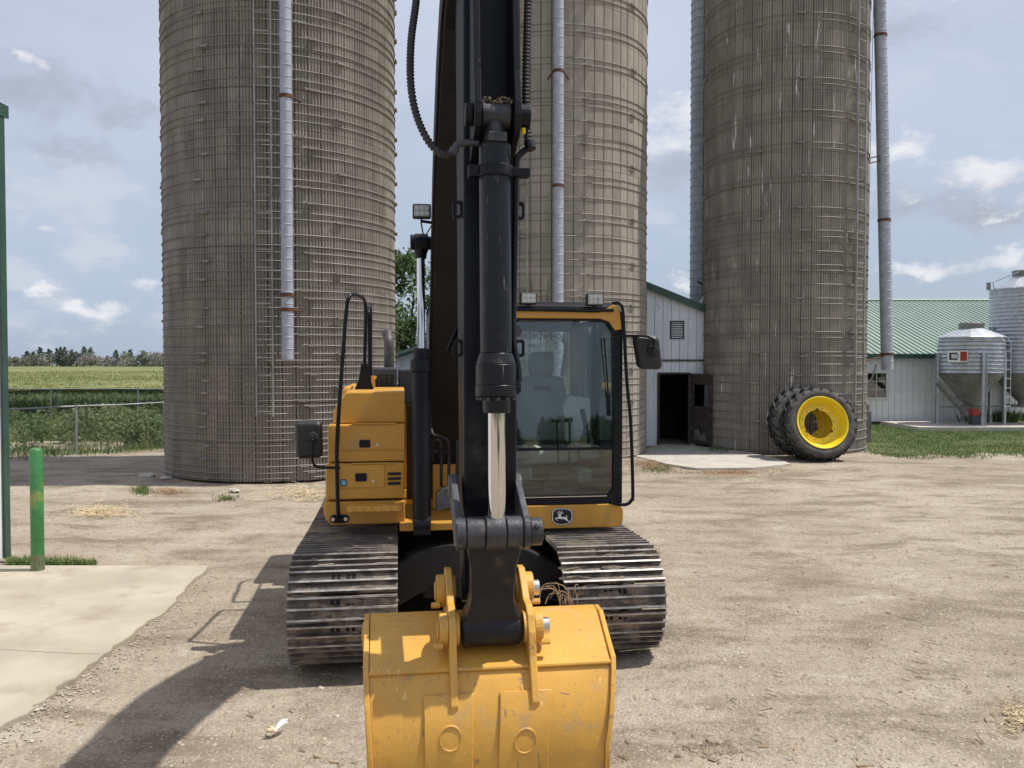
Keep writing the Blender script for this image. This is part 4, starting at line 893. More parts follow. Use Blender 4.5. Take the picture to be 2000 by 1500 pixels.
# boom cylinders
for s in (-1, 1):
    lxc = -0.278 * (1 if s < 0 else -1)
    zb0 = PX(825, 1010, 2.52).z; zg0 = PX(825, 727, 2.56).z; zg1 = PX(825, 681, 2.57).z; zt_ = PX(828, 474, 2.6).z
    f = lambda z: (lxc, 2.50 + 0.12 * (z - zb0) / (zt_ - zb0), z)
    bm = bmesh.new(); cyl(bm, f(zb0 - 0.04), f(zg0), 0.076, seg=28); cyl(bm, f(zg0 + 0.0005), f(zg0 + 0.105), 0.090, seg=28); cyl(bm, f(zg0 + 0.106), f(zg1), 0.064, seg=24); cyl(bm, (lxc - 0.07, 2.5, zb0 - 0.06), (lxc + 0.07, 2.5, zb0 - 0.06), 0.09, seg=20)
    bc = E('boom_cylinder', bm, 'black', bevel=0.004, smooth='auto')
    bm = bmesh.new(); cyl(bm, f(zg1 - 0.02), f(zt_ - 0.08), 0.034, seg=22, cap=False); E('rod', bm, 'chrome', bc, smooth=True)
    bm = bmesh.new(); cyl(bm, f(zt_ - 0.13), f(zt_ - 0.03), 0.045, 0.06, seg=18); cyl(bm, (lxc - 0.05, 2.62, zt_), (lxc + 0.06, 2.62, zt_), 0.076, seg=22); cyl(bm, (lxc - 0.085, 2.62, zt_ + 0.005), (lxc - 0.051, 2.62, zt_ + 0.005), 0.062, seg=18); cyl(bm, (lxc + s * -0.0, 2.62, zt_), (s * LX * 0.98, 2.62, zt_), 0.055, seg=18); E('rod_eye', bm, 'black', bc, bevel=0.006, smooth='auto')
# hydraulic lines at the boom foot
bm = bmesh.new()
tube(bm, smooth_path(path([(840, 760, 2.9), (839, 800, 2.85), (844, 845, 2.7), (860, 853, 2.65), (874, 860, 2.62), (877, 880, 2.62), (876, 950, 2.62)]), 5), 0.013, 8)
E('hydraulic_line', bm, 'hose', smooth=True)
bm = bmesh.new(); tube(bm, smooth_path(path([(845, 900, 2.62), (846, 870, 2.62), (853, 860, 2.6), (861, 870, 2.6), (862, 950, 2.6)]), 5), 0.013, 8); E('hydraulic_line', bm, 'hose', smooth=True)
bm = bmesh.new(); tube(bm, path([(893, 860, 2.62), (893, 940, 2.62)]), 0.014, 8); E('hydraulic_line', bm, 'hose')
bxp('line_clamp', 808, 881, 879, 886, 2.54, 2.58, 'black', bevel=0.005)
p0 = PX(852, 998, 2.45); p1 = PX(886, 950, 2.45); bm = bmesh.new(); prism(bm, [(p0.x, p0.z), (p1.x, p0.z + 0.02), (p1.x, p1.z), (p0.x + 0.05, p1.z - 0.02), (p0.x, p1.z - 0.07)], 2.45, 2.58, 'y'); E('valve_cover', bm, 'greased', bevel=0.008)
# ---- stick
SX0, SX1 = -0.131, 0.144
bm = bmesh.new(); sidep = [(0.0, 4.75), (0.0, 1.75), (0.06, 1.35), (0.10, 1.18)] + [(0.2 + 0.10 * math.cos(R(q)), 1.12 + 0.10 * math.sin(R(q))) for q in (200, 230, 260, 290, 320, 350)] + [(0.31, 1.3), (0.34, 1.7), (0.44, 2.8), (0.52, 4.0), (0.56, 4.75)]
prism(bm, sidep, SX0, SX1, 'x'); stick = E('stick', bm, 'stick_black', bevel=0.012)
for s in (0, 1):
    xx = SX0 if s == 0 else SX1; sg = -1 if s == 0 else 1
    for yy_ in (410, 680):
        z = PX(900, yy_, 0.08).z; bm = bmesh.new(); n = 10
        framepl(bm, rrect(0, 0.05, z - 0.045, z + 0.045, 0.012, 2), rrect(0.012, 0.038, z - 0.03, z + 0.03, 0.008, 2), 0.06, 0.085)
        for v in bm.verts: v.co.x = xx + sg * v.co.x
        E('hose_clip', bm, 'black', stick)
z = PX(880, 660, 0.1).z; bm = bmesh.new(); tube(bm, path([(893, 640, 0.1), (877, 676, 0.12), (874, 684, 0.12), (893, 648, 0.12)]), 0.008, 6); E('grab_handle', bm, 'black', stick)
# brackets for the bucket cylinder
CX = 0.012; BP = (-0.20, PX(968, 226, -0.20).z); RP = (-0.25, PX(965, 1040, -0.25).z)
for s in (-1, 1):
    x0 = CX + s * 0.078; x1 = CX + s * 0.112; zz = BP[1]
    pl = [(-0.001, zz - 0.20), (-0.10, zz - 0.16)] + [(BP[0] + 0.115 * math.cos(R(q)), zz + 0.115 * math.sin(R(q))) for q in (250, 220, 190, 160)] + [(-0.27, zz + 0.2), (-0.215, zz + 0.6), (-0.20, zz + 1.2), (-0.001, zz + 1.2)]
    bm = bmesh.new(); prism(bm, pl, min(x0, x1), max(x0, x1), 'x'); E('cylinder_bracket', bm, 'black', stick, bevel=0.006)
bm = bmesh.new(); cyl(bm, (CX + 0.113, BP[0], BP[1]), (CX + 0.165, BP[0], BP[1]), 0.062, seg=22); E('pin', bm, 'black', stick, bevel=0.004)
bm = bmesh.new(); cyl(bm, (CX - 0.15, BP[0], BP[1]), (CX - 0.113, BP[0], BP[1]), 0.055, seg=22); E('pin', bm, 'black', stick, bevel=0.004)
bm = bmesh.new(); cyl(bm, (CX + 0.13, BP[0] - 0.03, BP[1] - 0.09), (CX + 0.13, BP[0] - 0.03, BP[1] - 0.064), 0.012, seg=8); E('grease_fitting', bm, 'rim_yellow', stick)
# bucket cylinder
def on(z): u = (z - RP[1]) / (BP[1] - RP[1]); return (CX - 0.006 * u, RP[0] + (BP[0] - RP[0]) * u, z)
zy = lambda y: PX(966, y, -0.22).z
bm = bmesh.new()
cyl(bm, on(zy(690)), on(zy(283)), 0.077, seg=32); cyl(bm, on(zy(283) + 0.0005), on(zy(277)), 0.077, 0.066, seg=32); cyl(bm, on(zy(712)), on(zy(690) - 0.0005), 0.098, 0.080, seg=32); cyl(bm, on(zy(752)), on(zy(712) - 0.0005), 0.100, seg=32); cyl(bm, on(zy(773)), on(zy(752) - 0.0005), 0.103, seg=32); cyl(bm, on(zy(806)), on(zy(773) - 0.0005), 0.066, 0.07, seg=28)
bcy_ = E('bucket_cylinder', bm, 'cylinder_black', smooth='auto', bevel=0.003)
bm = bmesh.new()
for k in range(12): a = 2 * math.pi * k / 12; cx_, cyy, cz_ = on(zy(776)); cyl(bm, (cx_ + 0.088 * math.cos(a), cyy + 0.088 * math.sin(a), cz_ - 0.012), (cx_ + 0.088 * math.cos(a), cyy + 0.088 * math.sin(a), cz_ + 0.004), 0.010, seg=6)
E('gland_bolts', bm, 'link_steel', bcy_)
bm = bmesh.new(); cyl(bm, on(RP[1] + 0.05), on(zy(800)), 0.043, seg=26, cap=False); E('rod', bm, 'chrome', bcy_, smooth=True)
bm = bmesh.new(); cyl(bm, on(zy(278)), on(zy(236)), 0.055, 0.05, seg=24); cyl(bm, (CX - 0.07, BP[0], BP[1]), (CX + 0.07, BP[0], BP[1]), 0.062, seg=24); box(bm, CX - 0.045, CX + 0.045, BP[0] - 0.09, BP[0] - 0.02, zy(282), zy(264)); E('base_eye', bm, 'link_steel', bcy_, bevel=0.005)
bm = bmesh.new(); 
for k in range(110): bmesh.ops.create_icosphere(bm, subdivisions=1, radius=rng.uniform(0.003, 0.009), matrix=Matrix.Translation((CX + rng.uniform(-0.072, 0.072), BP[0] + rng.uniform(-0.06, 0.05), BP[1] + 0.060 + rng.uniform(-0.012, 0.014))))
tag(E('caked_mud', bm, 'clod', bcy_), None, kind='stuff')
bm = bmesh.new(); z = zy(335); lathe(bm, [(0.0775, z - 0.028), (0.09, z - 0.028), (0.09, z + 0.028), (0.0775, z + 0.028)], (on(z)[0], on(z)[1], 0), 32); box(bm, on(z)[0] - 0.13, on(z)[0] - 0.08, on(z)[1] - 0.03, on(z)[1] + 0.03, z - 0.028, z + 0.028); box(bm, on(z)[0] + 0.08, on(z)[0] + 0.17, on(z)[1] - 0.03, on(z)[1] + 0.04, z - 0.02, z + 0.02); E('band_clamp', bm, 'black', bcy_, bevel=0.004)
# hoses and tubes of the bucket cylinder
def ribbed(bm, pts, r): 
    P = smooth_path(pts, 10); Q = [P[0]]; d = 0
    for a_, b_ in zip(P, P[1:]):
        n = max(1, int((b_ - a_).length / 0.0042)); Q += [a_.lerp(b_, (k + 1) / n) for k in range(n)]
    tube(bm, Q, r, 9, rfun=lambda i: r + (0.0035 if i % 4 < 2 else -0.0015))
bm = bmesh.new(); ribbed(bm, path([(826, -130, 0.1), (813, 0, 0.02), (803, 80, -0.05), (802, 160, -0.1), (812, 220, -0.13), (832, 268, -0.15), (855, 296, -0.17), (872, 303, -0.18), (884, 298, -0.19)]), 0.0165); hs = E('hydraulic_hose', bm, 'hose', smooth=True)
bm = bmesh.new(); tube(bm, smooth_path(path([(880, 301, -0.19), (888, 295, -0.19), (892, 283, -0.19), (904, 279, -0.2), (935, 279, -0.2)]), 5), 0.017, 10); cyl(bm, PX(884, 300, -0.19), PX(889, 290, -0.19), 0.022, seg=8); E('hose_elbow', bm, 'link_steel', hs, smooth='auto')
bm = bmesh.new(); ribbed(bm, path([(1034, -130, -0.15), (1031, 0, -0.17), (1028, 120, -0.18), (1027, 200, -0.19), (1031, 275, -0.2)]), 0.0165); hs = E('hydraulic_hose', bm, 'hose', smooth=True)
bm = bmesh.new(); tube(bm, smooth_path(path([(1032, 274, -0.2), (1035, 287, -0.2), (1026, 293, -0.2), (1014, 304, -0.2), (1008, 320, -0.2), (1007, 400, -0.19), (1004, 550, -0.18), (1002, 630, -0.18), (1005, 680, -0.2), (1012, 716, -0.22), (1014, 745, -0.24)]), 6), 0.0155, 10); cyl(bm, PX(1033, 277, -0.2), PX(1037, 292, -0.21), 0.026, seg=10); E('steel_line', bm, 'black', hs, smooth='auto')
p = PX(1013, 757, -0.25); bm = bmesh.new(); cyl(bm, (p.x - 0.05, -0.24, p.z), (p.x + 0.012, -0.25, p.z), 0.022, seg=8); cyl(bm, (p.x - 0.012, -0.25, p.z - 0.03), (p.x - 0.012, -0.25, p.z + 0.04), 0.017, seg=8); E('port_fitting', bm, 'black', bcy_)
bm = bmesh.new(); c_ = PX(1004, 648, 0.02); cyl(bm, (c_.x, -0.05, c_.z), (c_.x, -0.02, c_.z), 0.032, seg=18); E('reflector', bm, 'greased', stick)
# ---- linkage
RPc = Vector((CX - 0.015, RP[0], RP[1])); LPz = PX(965, 1226, -0.10).z; LPc = Vector((CX - 0.015, -0.10, LPz))
bm = bmesh.new(); r_ = 0.082
for (x0, x1, rr) in ((-0.185, -0.140, r_ * 0.99), (-0.137, -0.048, r_ * 0.95), (-0.044, 0.052, r_ * 1.02), (0.056, 0.135, r_ * 0.95), (0.138, 0.172, r_ * 0.99)):
    cyl(bm, RPc + Vector((x0, 0, 0)), RPc + Vector((x1, 0, 0)), rr, seg=28)
hl = E('bucket_link', bm, 'link_steel', bevel=0.006, smooth='auto')
dv = (LPc - RPc); Ln = dv.length; rotx = math.atan2(dv.y, -dv.z)
half = [(0.0, 0.125), (-0.10, 0.128), (-0.17, 0.112), (-0.34, 0.108), (-0.42, 0.122), (-0.47, 0.145), (-Ln, 0.150), (-Ln - 0.07, 0.148)]
out_ = [(h_, z_) for z_, h_ in half] + [(-h_, z_) for z_, h_ in half[::-1]]
bm = bmesh.new(); prism(bm, out_, -0.055, 0.075, 'y'); cyl(bm, (-0.148, 0, -Ln), (0.148, 0, -Ln), 0.088, seg=28)
mt = Matrix.Translation(RPc) @ Matrix.Rotation(rotx, 4, 'X')
for v in bm.verts: v.co = mt @ v.co
E('link_body', bm, 'link_black', hl, bevel=0.02, seg=3)
bm = bmesh.new(); cyl(bm, RPc + Vector((0.173, 0, 0)), RPc + Vector((0.232, 0, 0)), 0.068, seg=24); cyl(bm, RPc + Vector((0.20, -0.05, 0.03)), RPc + Vector((0.20, -0.075, 0.045)), 0.014, seg=8); E('link_pin', bm, 'link_steel', hl, bevel=0.006)
for s in (-1, 1):
    x0 = RPc.x + (0.160 if s > 0 else -0.170) ; top = Vector((0, 0.12, RP[1] + 0.17))
    bm = bmesh.new(); prism(bm, [(RP[0] - 0.07, RP[1] - 0.05), (RP[0] + 0.05, RP[1] - 0.075), (0.17, RP[1] + 0.10), (0.19, RP[1] + 0.18), (0.12, RP[1] + 0.24), (0.02, RP[1] + 0.21), (RP[0] - 0.06, RP[1] + 0.06)], x0 - 0.02, x0 + 0.012, 'x')
    cyl(bm, (x0 - 0.03, top.y, top.z), (x0 + 0.025, top.y, top.z), 0.062, seg=20); E('idler_link', bm, 'greased', hl, bevel=0.005)
# ---- bucket
BW = 0.615
prof = [(0.24, 0.945), (0.15, 0.93), (-0.19, 0.805)] + [(-0.235, 0.745), (-0.285, 0.655), (-0.32, 0.55), (-0.335, 0.43), (-0.325, 0.31), (-0.285, 0.20), (-0.22, 0.11), (-0.12, 0.055), (0.0, 0.03), (0.22, 0.02), (0.42, 0.015)]
def offs(pl, d):
    o = []
    for i, p in enumerate(pl):
        a = Vector(pl[max(i - 1, 0)]); b2 = Vector(pl[min(i + 1, len(pl) - 1)]); t_ = (b2 - a).normalized(); o.append((p[0] + t_.y * d * -1 * -1, p[1] - t_.x * d))
    return o
def sheet(bm, pl, d0, d1, x0, x1):
    A = offs(pl, d0); B = offs(pl, d1); L = [[bm.verts.new((x, p[0], p[1])) for p in Q] for Q in (A, B) for x in (x0, x1)]
    n = len(pl); a, b2, c_, d_ = L
    for i in range(n - 1):
        bm.faces.new((a[i], a[i + 1], b2[i + 1], b2[i])); bm.faces.new((c_[i], c_[i + 1], d_[i + 1], d_[i])); bm.faces.new((a[i], a[i + 1], c_[i + 1], c_[i])); bm.faces.new((b2[i], b2[i + 1], d_[i + 1], d_[i]))
    for i in (0, n - 1): bm.faces.new((a[i], b2[i], d_[i], c_[i]))
SGN = -1
fold = prof[2]
shellp = [Vector(p) for p in prof[2:]]
shell2 = [tuple(v)[:2] for v in [Vector((p.x, p.y, 0)) for p in shellp]]
ss = [tuple(v)[:2] for v in [Vector((q.x, q.y)) for q in smooth_path([Vector((p.x, p.y, 0)) for p in shellp], 4)]]
bm = bmesh.new(); sheet(bm, ss, 0.0, -0.02, -BW, BW); bucket = E('bucket', bm, 'yellow_bucket', smooth='auto')
bm = bmesh.new(); sheet(bm, [(0.26, 0.945), (0.20, 0.942), (0.15, 0.93), (-0.205, 0.80)], 0.012, -0.012, -BW + 0.003, BW - 0.003); E('top_plate', bm, 'yellow_bucket', bucket, bevel=0.003)
lip = [(0.34, 0.915), (0.26, 0.955), (0.15, 0.955), (-0.03, 0.885), (-0.20, 0.828)] + [tuple(p) for p in offs(ss, 0.022)[2:]] + [(0.44, 0.0), (0.46, 0.10), (0.42, 0.5)]
for s in (-1, 1):
    bm = bmesh.new(); prism(bm, lip, s * (BW + 0.001), s * (BW + 0.028), 'x'); E('side_plate', bm, 'yellow_bucket', bucket, bevel=0.005)
    bm = bmesh.new(); prism(bm, [(0.10, 0.89), (0.30, 0.90), (0.33, 0.6), (0.2, 0.55)], s * (BW + 0.029), s * (BW + 0.045), 'x'); E('side_doubler', bm, 'yellow_bucket', bucket, bevel=0.004)
bm = bmesh.new(); tube(bm, [(-BW, -0.205, 0.803), (BW, -0.205, 0.803)], 0.011, 8); E('weld_bead', bm, 'yellow_bucket', bucket)
xw = [(826, 930), (985, 1092)]
for (xa, xb) in xw:
    a = PX(xa, 1400, -0.31).x; b2 = PX(xb, 1400, -0.31).x
    bm = bmesh.new(); sheet(bm, ss[6:-6], 0.014, 0.0005, a, b2); E('wear_strip', bm, 'yellow_bucket', bucket, bevel=0.004, smooth='auto')
    cc = PX(882 if xa < 900 else 1042, 1447, -0.325)
    bm = bmesh.new(); lathe(bm, [(0.048, -0.006), (0.052, -0.004), (0.056, 0.002), (0.060, -0.004), (0.064, -0.006)], (0, 0, 0), 40, axis='y')
    i0 = min(range(len(ss)), key=lambda i: abs(ss[i][1] - cc.z)); t_ = (Vector(ss[i0 + 1]) - Vector(ss[i0 - 1])).normalized(); nrm = Vector((0, t_.y, -t_.x)); 
    if nrm.y > 0: nrm = -nrm
    qn = Vector((0, 1, 0)).rotation_difference(nrm); pc = Vector((cc.x, ss[i0][0], ss[i0][1])) + nrm * 0.017
    for v in bm.verts: v.co = pc + (qn @ v.co)
    E('stamped_ring', bm, 'yellow_bucket', bucket, smooth=True)
for o in [bucket] + [c for c in bucket.children]:   # the bucket narrows a little towards its belly and lip
    if o.data:
        for v in o.data.vertices:
            k = min(1.0, max(0.0, (0.95 - v.co.z) / 0.5)); v.co.x = v.co.x * (1 - 0.10 * k) - 0.028 * k
SP = Vector((CX, 0.20, PX(1040, 1147, 0.2).z))
for s, xa, xb in ((-1, -0.215, -0.178), (1, 0.178, 0.215)):
    xa += CX - 0.015; xb += CX - 0.015
    ear = [(0.33, 0.93), (0.31, SP.z + 0.05), (0.25, SP.z + 0.115), (0.17, SP.z + 0.12), (0.09, SP.z + 0.07), (0.0, LPz + 0.115), (-0.08, LPz + 0.11), (-0.155, LPz + 0.075), (-0.20, LPz), (-0.225, 0.86), (-0.275, 0.76), (-0.315, 0.665), (-0.30, 0.62), (-0.27, 0.67), (-0.19, 0.78), (0.15, 0.90)]
    bm = bmesh.new(); prism(bm, ear, xa, xb, 'x'); er = E('ear', bm, 'yellow_bucket', bucket, bevel=0.006)
    for nm, cc, rr in (('pin_boss', SP, 0.085), ('pin_boss', LPc, 0.082)):
        bm = bmesh.new(); x_out = xb if s > 0 else xa; cyl(bm, (x_out + s * 0.0005, cc.y, cc.z), (x_out + s * 0.045, cc.y, cc.z), rr, seg=28); E(nm, bm, 'yellow_bucket', er, bevel=0.005)
        bm = bmesh.new(); cyl(bm, (x_out + s * 0.0455, cc.y, cc.z), (x_out + s * (0.082 if s > 0 else 0.055), cc.y, cc.z), 0.042 if s > 0 else 0.05, seg=22); E('pin', bm, 'pin_steel' if s > 0 else 'yellow_bucket', er, bevel=0.004)
        bm = bmesh.new(); cyl(bm, (x_out + s * 0.03, cc.y - 0.075, cc.z - 0.055), (x_out + s * 0.075, cc.y - 0.075, cc.z - 0.055), 0.016, seg=6); E('keeper_bolt', bm, 'yellow_bucket', er)
        x_in = xa if s > 0 else xb; bm = bmesh.new(); cyl(bm, (x_in - s * 0.0005, cc.y, cc.z), (x_in - s * 0.016, cc.y, cc.z), rr * 0.95, seg=24); E('inner_boss', bm, 'yellow_bucket', er)
bm = bmesh.new(); prism(bm, [(0.40, 0.035), (0.47, 0.03), (0.62, 0.004), (0.62, 0.0), (0.44, -0.004), (0.40, 0.0)], -0.04, 0.04, 'x'); tm_ = mesh_of('tooth', bm, 'link_steel')
for k in range(5): link('tooth', tm_, bucket, (-BW + 0.07 + (2 * BW - 0.14) * k / 4, 0, 0.004))

# ---- cab
xR = PX(1213, 900, FY).x; xLc = xR - 1.0; zF0 = PX(1100, 985, FY).z; zF1 = PX(1100, 600, FY).z
CB = FY + 1.72
# frame: front ring with rounded opening
gx0, gx1 = xLc + 0.055, PX(1198, 800, FY).x; gz0, gz1 = PX(1100, 968, FY).z, PX(1100, 626, FY).z
bm = bmesh.new()
outer = rrect(xLc, xR, zF0, zF1, 0.06, 5); inner = rrect(gx0, gx1, gz0, gz1, 0.075, 5)
framepl(bm, outer, inner, FY - 0.01, FY + 0.07); cab = E('cab', bm, 'black', bevel=0.006)
bm = bmesh.new(); prism(bm, rrect(xLc, PX(1212, 1000, FY).x + 0.02, PX(1100, 1031, FY).z, zF0 - 0.003, 0.07, 5)[:], FY - 0.02, CB, 'y')
# keep square upper corners on the base panel
E('cab_base_panel', bm, 'yellow', cab, bevel=0.008)
bm = bmesh.new(); box(bm, xLc, xR - 0.01, FY - 0.018, FY + 0.3, zF0 - 0.075, zF0 - 0.004); E('cab_base_lip', bm, 'yellow', cab, bevel=0.004)
for (xx, yy) in ((xR - 0.075, CB - 0.09), (xLc, CB - 0.09), (xR - 0.055, FY + 0.85)):
    bm = bmesh.new(); box(bm, xx, xx + 0.07, yy, yy + 0.09, zF0, zF1 - 0.02); E('pillar', bm, 'black', cab, bevel=0.015)
bm = bmesh.new(); prism(bm, [(xR - 0.025, zF0), (xR + 0.012, zF0), (xR + 0.012, zF1 - 0.10), (xR - 0.025, zF1 - 0.04)], FY + 0.001, FY + 0.10, 'y'); E('pillar_trim', bm, 'black', cab, bevel=0.006)
bm = bmesh.new(); box(bm, xR - 0.045, xR - 0.005, FY + 0.08, CB - 0.1, zF0, zF0 + 0.42); obj_ = E('door_lower', bm, 'yellow', cab, bevel=0.01)
bm = bmesh.new(); box(bm, xR - 0.03, xR - 0.022, FY + 0.08, CB - 0.1, zF0 + 0.421, zF1 - 0.06); E('door_glass', bm, 'glass_side', cab)
bm = bmesh.new(); box(bm, xLc + 0.02, xLc + 0.028, FY + 0.08, CB - 0.1, zF0 + 0.5, zF1 - 0.06); E('side_glass', bm, 'glass_side', cab)
bm = bmesh.new(); box(bm, xLc, xLc + 0.05, FY + 0.08, CB - 0.1, zF0, zF0 + 0.499); E('side_lower', bm, 'black_matte', cab)
bm = bmesh.new(); box(bm, xLc + 0.01, xR - 0.01, FY + 0.075, CB, zF0 - 0.002, zF0 + 0.02); E('cab_floor', bm, 'black_matte', cab)
rw = (PX(990, 750, CB - 0.03).x, PX(1124, 750, CB - 0.03).x, PX(1100, 772, CB).z, PX(1100, 648, CB).z)
rwx0 = xLc + 0.08
bm = bmesh.new(); framepl(bm, rrect(xLc + 0.07, xR - 0.076, zF0 + 0.02, zF1 - 0.03, 0.02, 4), rrect(rwx0 + 0.03, rw[1], rw[2], rw[3], 0.07, 4), CB - 0.06, CB - 0.02); E('rear_wall', bm, 'trim_grey', cab)
bm = bmesh.new(); box(bm, rwx0, rw[1] + 0.02, CB - 0.04, CB - 0.034, rw[2] - 0.02, rw[3] + 0.02); rgl = E('rear_window', bm, 'glass_side', cab)
tm1 = text_mesh('JOHN DEERE', 0.085, 'black_print'); o = link('rear_lettering', tm1, cab, ((rwx0 + rw[1]) / 2 + 0.07, CB - 0.045, PX(1100, 658, CB).z), (math.pi / 2, 0, 0)); o.scale = (-1.0, 1, 1)
bm = bmesh.new(); box(bm, xR - 0.12, xR - 0.08, FY + 0.9, CB - 0.09, zF0 + 0.3, zF1 - 0.1); E('rear_corner_trim', bm, 'trim_grey', cab, bevel=0.02)
# roof and front top
bm = bmesh.new(); prism(bm, [(FY + 0.02, zF1 - 0.01), (FY + 0.03, zF1 + 0.025), (FY + 0.2, zF1 + 0.06), (CB - 0.1, zF1 + 0.05), (CB + 0.02, zF1 - 0.01)], xLc + 0.0, xR - 0.03, 'x'); E('roof', bm, 'black', cab, bevel=0.02)
p0 = PX(1000, 621, FY - 0.03); p1 = PX(1196, 608, FY - 0.03); bm = bmesh.new()
prism(bm, [(xLc, p0.z), (PX(1170, 750, FY).x, p0.z), (PX(1188, 750, FY).x, p0.z - 0.025), (gx1 + 0.005, PX(1100, 645, FY).z), (PX(1212, 750, FY).x, PX(1100, 643, FY).z), (PX(1207, 750, FY).x, PX(1100, 600, FY).z), (PX(1196, 750, FY).x, PX(1100, 594, FY).z), (PX(1180, 750, FY).x, PX(1100, 605, FY).z), (PX(1165, 750, FY).x, p1.z - 0.01), (xLc, p1.z)], FY - 0.03, FY - 0.0105, 'y'); E('front_header', bm, 'yellow', cab, bevel=0.006)
bm = bmesh.new(); box(bm, xLc + 0.02, PX(1196, 750, FY).x, FY - 0.055, FY + 0.02, PX(1100, 609, FY).z, PX(1100, 603, FY).z); E('visor_bar', bm, 'black', cab, bevel=0.006)
for (x0, x1, y0, y1) in ((1016, 1049, 571, 594), (1146, 1180, 573, 597)):
    p0 = PX(x0, y1, FY - 0.05); p1 = PX(x1, y0, FY - 0.05); L = lamp(p0, p1, FY - 0.05, 0.07)
    bm = bmesh.new(); box(bm, (p0.x + p1.x) / 2 - 0.02, (p0.x + p1.x) / 2 + 0.02, FY - 0.03, FY + 0.0, PX(1100, 606, FY).z, p0.z); E('lamp_bracket', bm, 'black', L)
# glazing (upper pane leans back a little)
zbar = PX(1100, 877, FY).z
bm = bmesh.new(); tl = math.tan(R(2.6)) * (gz1 - zbar)
vs_ = [bm.verts.new(q) for q in ((gx0 - 0.02, FY + 0.010, zbar), (gx1 + 0.02, FY + 0.010, zbar), (gx1 + 0.02, FY + 0.010 + tl, gz1 + 0.02), (gx0 - 0.02, FY + 0.010 + tl, gz1 + 0.02))]
bm.faces.new(vs_); r_ = bmesh.ops.extrude_face_region(bm, geom=bm.faces[:]); [setattr(v, 'co', v.co + Vector((0, 0.005, 0))) for v in r_['geom'] if isinstance(v, bmesh.types.BMVert)]
E('windshield', bm, 'glass', cab)
bm = bmesh.new(); box(bm, gx0 - 0.02, gx1 + 0.02, FY + 0.02, FY + 0.025, gz0 - 0.02, zbar - 0.01); E('lower_windshield', bm, 'glass_side', cab)
bm = bmesh.new(); box(bm, gx0 - 0.01, gx1 + 0.01, FY - 0.004, FY + 0.03, zbar - 0.012, zbar + 0.012); E('window_bar', bm, 'black', cab, bevel=0.004)
bm = bmesh.new(); tube(bm, path([(1189, 800, FY + 0.0), (1186, 740, FY - 0.005), (1180, 660, FY + 0.0)]), 0.007, 6); tube(bm, path([(1190, 812, FY), (1189, 770, FY)]), 0.014, 8); E('wiper', bm, 'black', cab)
bm = bmesh.new(); box(bm, gx0 + 0.02, gx1 - 0.06, FY - 0.0155, FY - 0.0105, gz0 - 0.012, gz0 - 0.004); E('sill_strip', bm, 'pin_steel', cab)
# grab rail + right mirror
bm = bmesh.new(); tube(bm, smooth_path(path([(1196, 593, FY + 0.02), (1208, 592, FY - 0.02), (1216, 603, FY - 0.05), (1219, 650, FY - 0.06), (1224, 740, FY - 0.06), (1232, 830, FY - 0.06), (1236, 960, FY - 0.06), (1233, 977, FY - 0.06), (1224, 985, FY - 0.055), (1208, 985, FY - 0.045), (1192, 980, FY - 0.012)]), 6), 0.015, 10); gr = E('grab_rail', bm, 'black', smooth=True)
mirror([(1239, 656), (1245, 654), (1281, 656), (1287, 661), (1293, 712), (1291, 720), (1286, 722), (1254, 721), (1247, 715), (1240, 672)], FY - 0.08, (1275, 684), [PX(1275, 683, FY - 0.17), PX(1278, 668, FY - 0.17), PX(1270, 659, FY - 0.16), PX(1250, 656, FY - 0.12), PX(1221, 656, FY - 0.06)])
# interior
SY = FY + 0.95
p0 = PX(1014, 862, SY); p1 = PX(1108, 735, SY); hw0, hw1 = 0.29, 0.21; sc_ = PX(1060, 750, SY).x
bm = bmesh.new(); prism(bm, [(sc_ - hw0, p0.z), (sc_ + hw0, p0.z), (sc_ + hw0 * 0.95, p0.z + 0.25), (sc_ + hw1, p1.z - 0.03), (sc_ + hw1 - 0.05, p1.z), (sc_ - hw1 + 0.05, p1.z), (sc_ - hw1, p1.z - 0.03), (sc_ - hw0 * 0.95, p0.z + 0.25)], SY, SY + 0.14, 'y'); st = E('seat_back', bm, 'seat', cab, bevel=0.035, seg=3)
h0_ = PX(1034, 732, SY); h1_ = PX(1083, 688, SY); bm = bmesh.new(); prism(bm, rrect(h0_.x, h1_.x, h0_.z - 0.01, h1_.z, 0.06), SY + 0.01, SY + 0.12, 'y'); E('headrest', bm, 'seat', cab, bevel=0.03, seg=3)
o = link('seat_lettering', text_mesh('DEERE', 0.062, 'black_print'), cab, (sc_ - 0.005, SY - 0.003, PX(1100, 759, SY).z), (math.pi / 2, 0, 0))
bm = bmesh.new(); zc_ = PX(1100, 868, SY).z; box(bm, sc_ - 0.29, sc_ + 0.26, SY - 0.46, SY + 0.05, zc_ - 0.13, zc_); E('seat_cushion', bm, 'seat_light', cab, bevel=0.04, seg=3)
bm = bmesh.new(); box(bm, sc_ - 0.24, sc_ + 0.24, SY - 0.36, SY + 0.02, zF0 + 0.06, zc_ - 0.131); E('seat_base', bm, 'black_matte', cab, bevel=0.02)
p0 = PX(1106, 822, SY - 0.1); p1 = PX(1153, 777, SY - 0.1); bm = bmesh.new(); prism(bm, [(p0.x, p0.z - 0.2), (p1.x, p0.z - 0.2), (p1.x, p1.z), (p0.x + 0.02, p1.z + 0.02), (p0.x - 0.03, p1.z - 0.08)], SY - 0.1, SY + 0.3, 'y'); E('side_console', bm, 'console', cab, bevel=0.015)
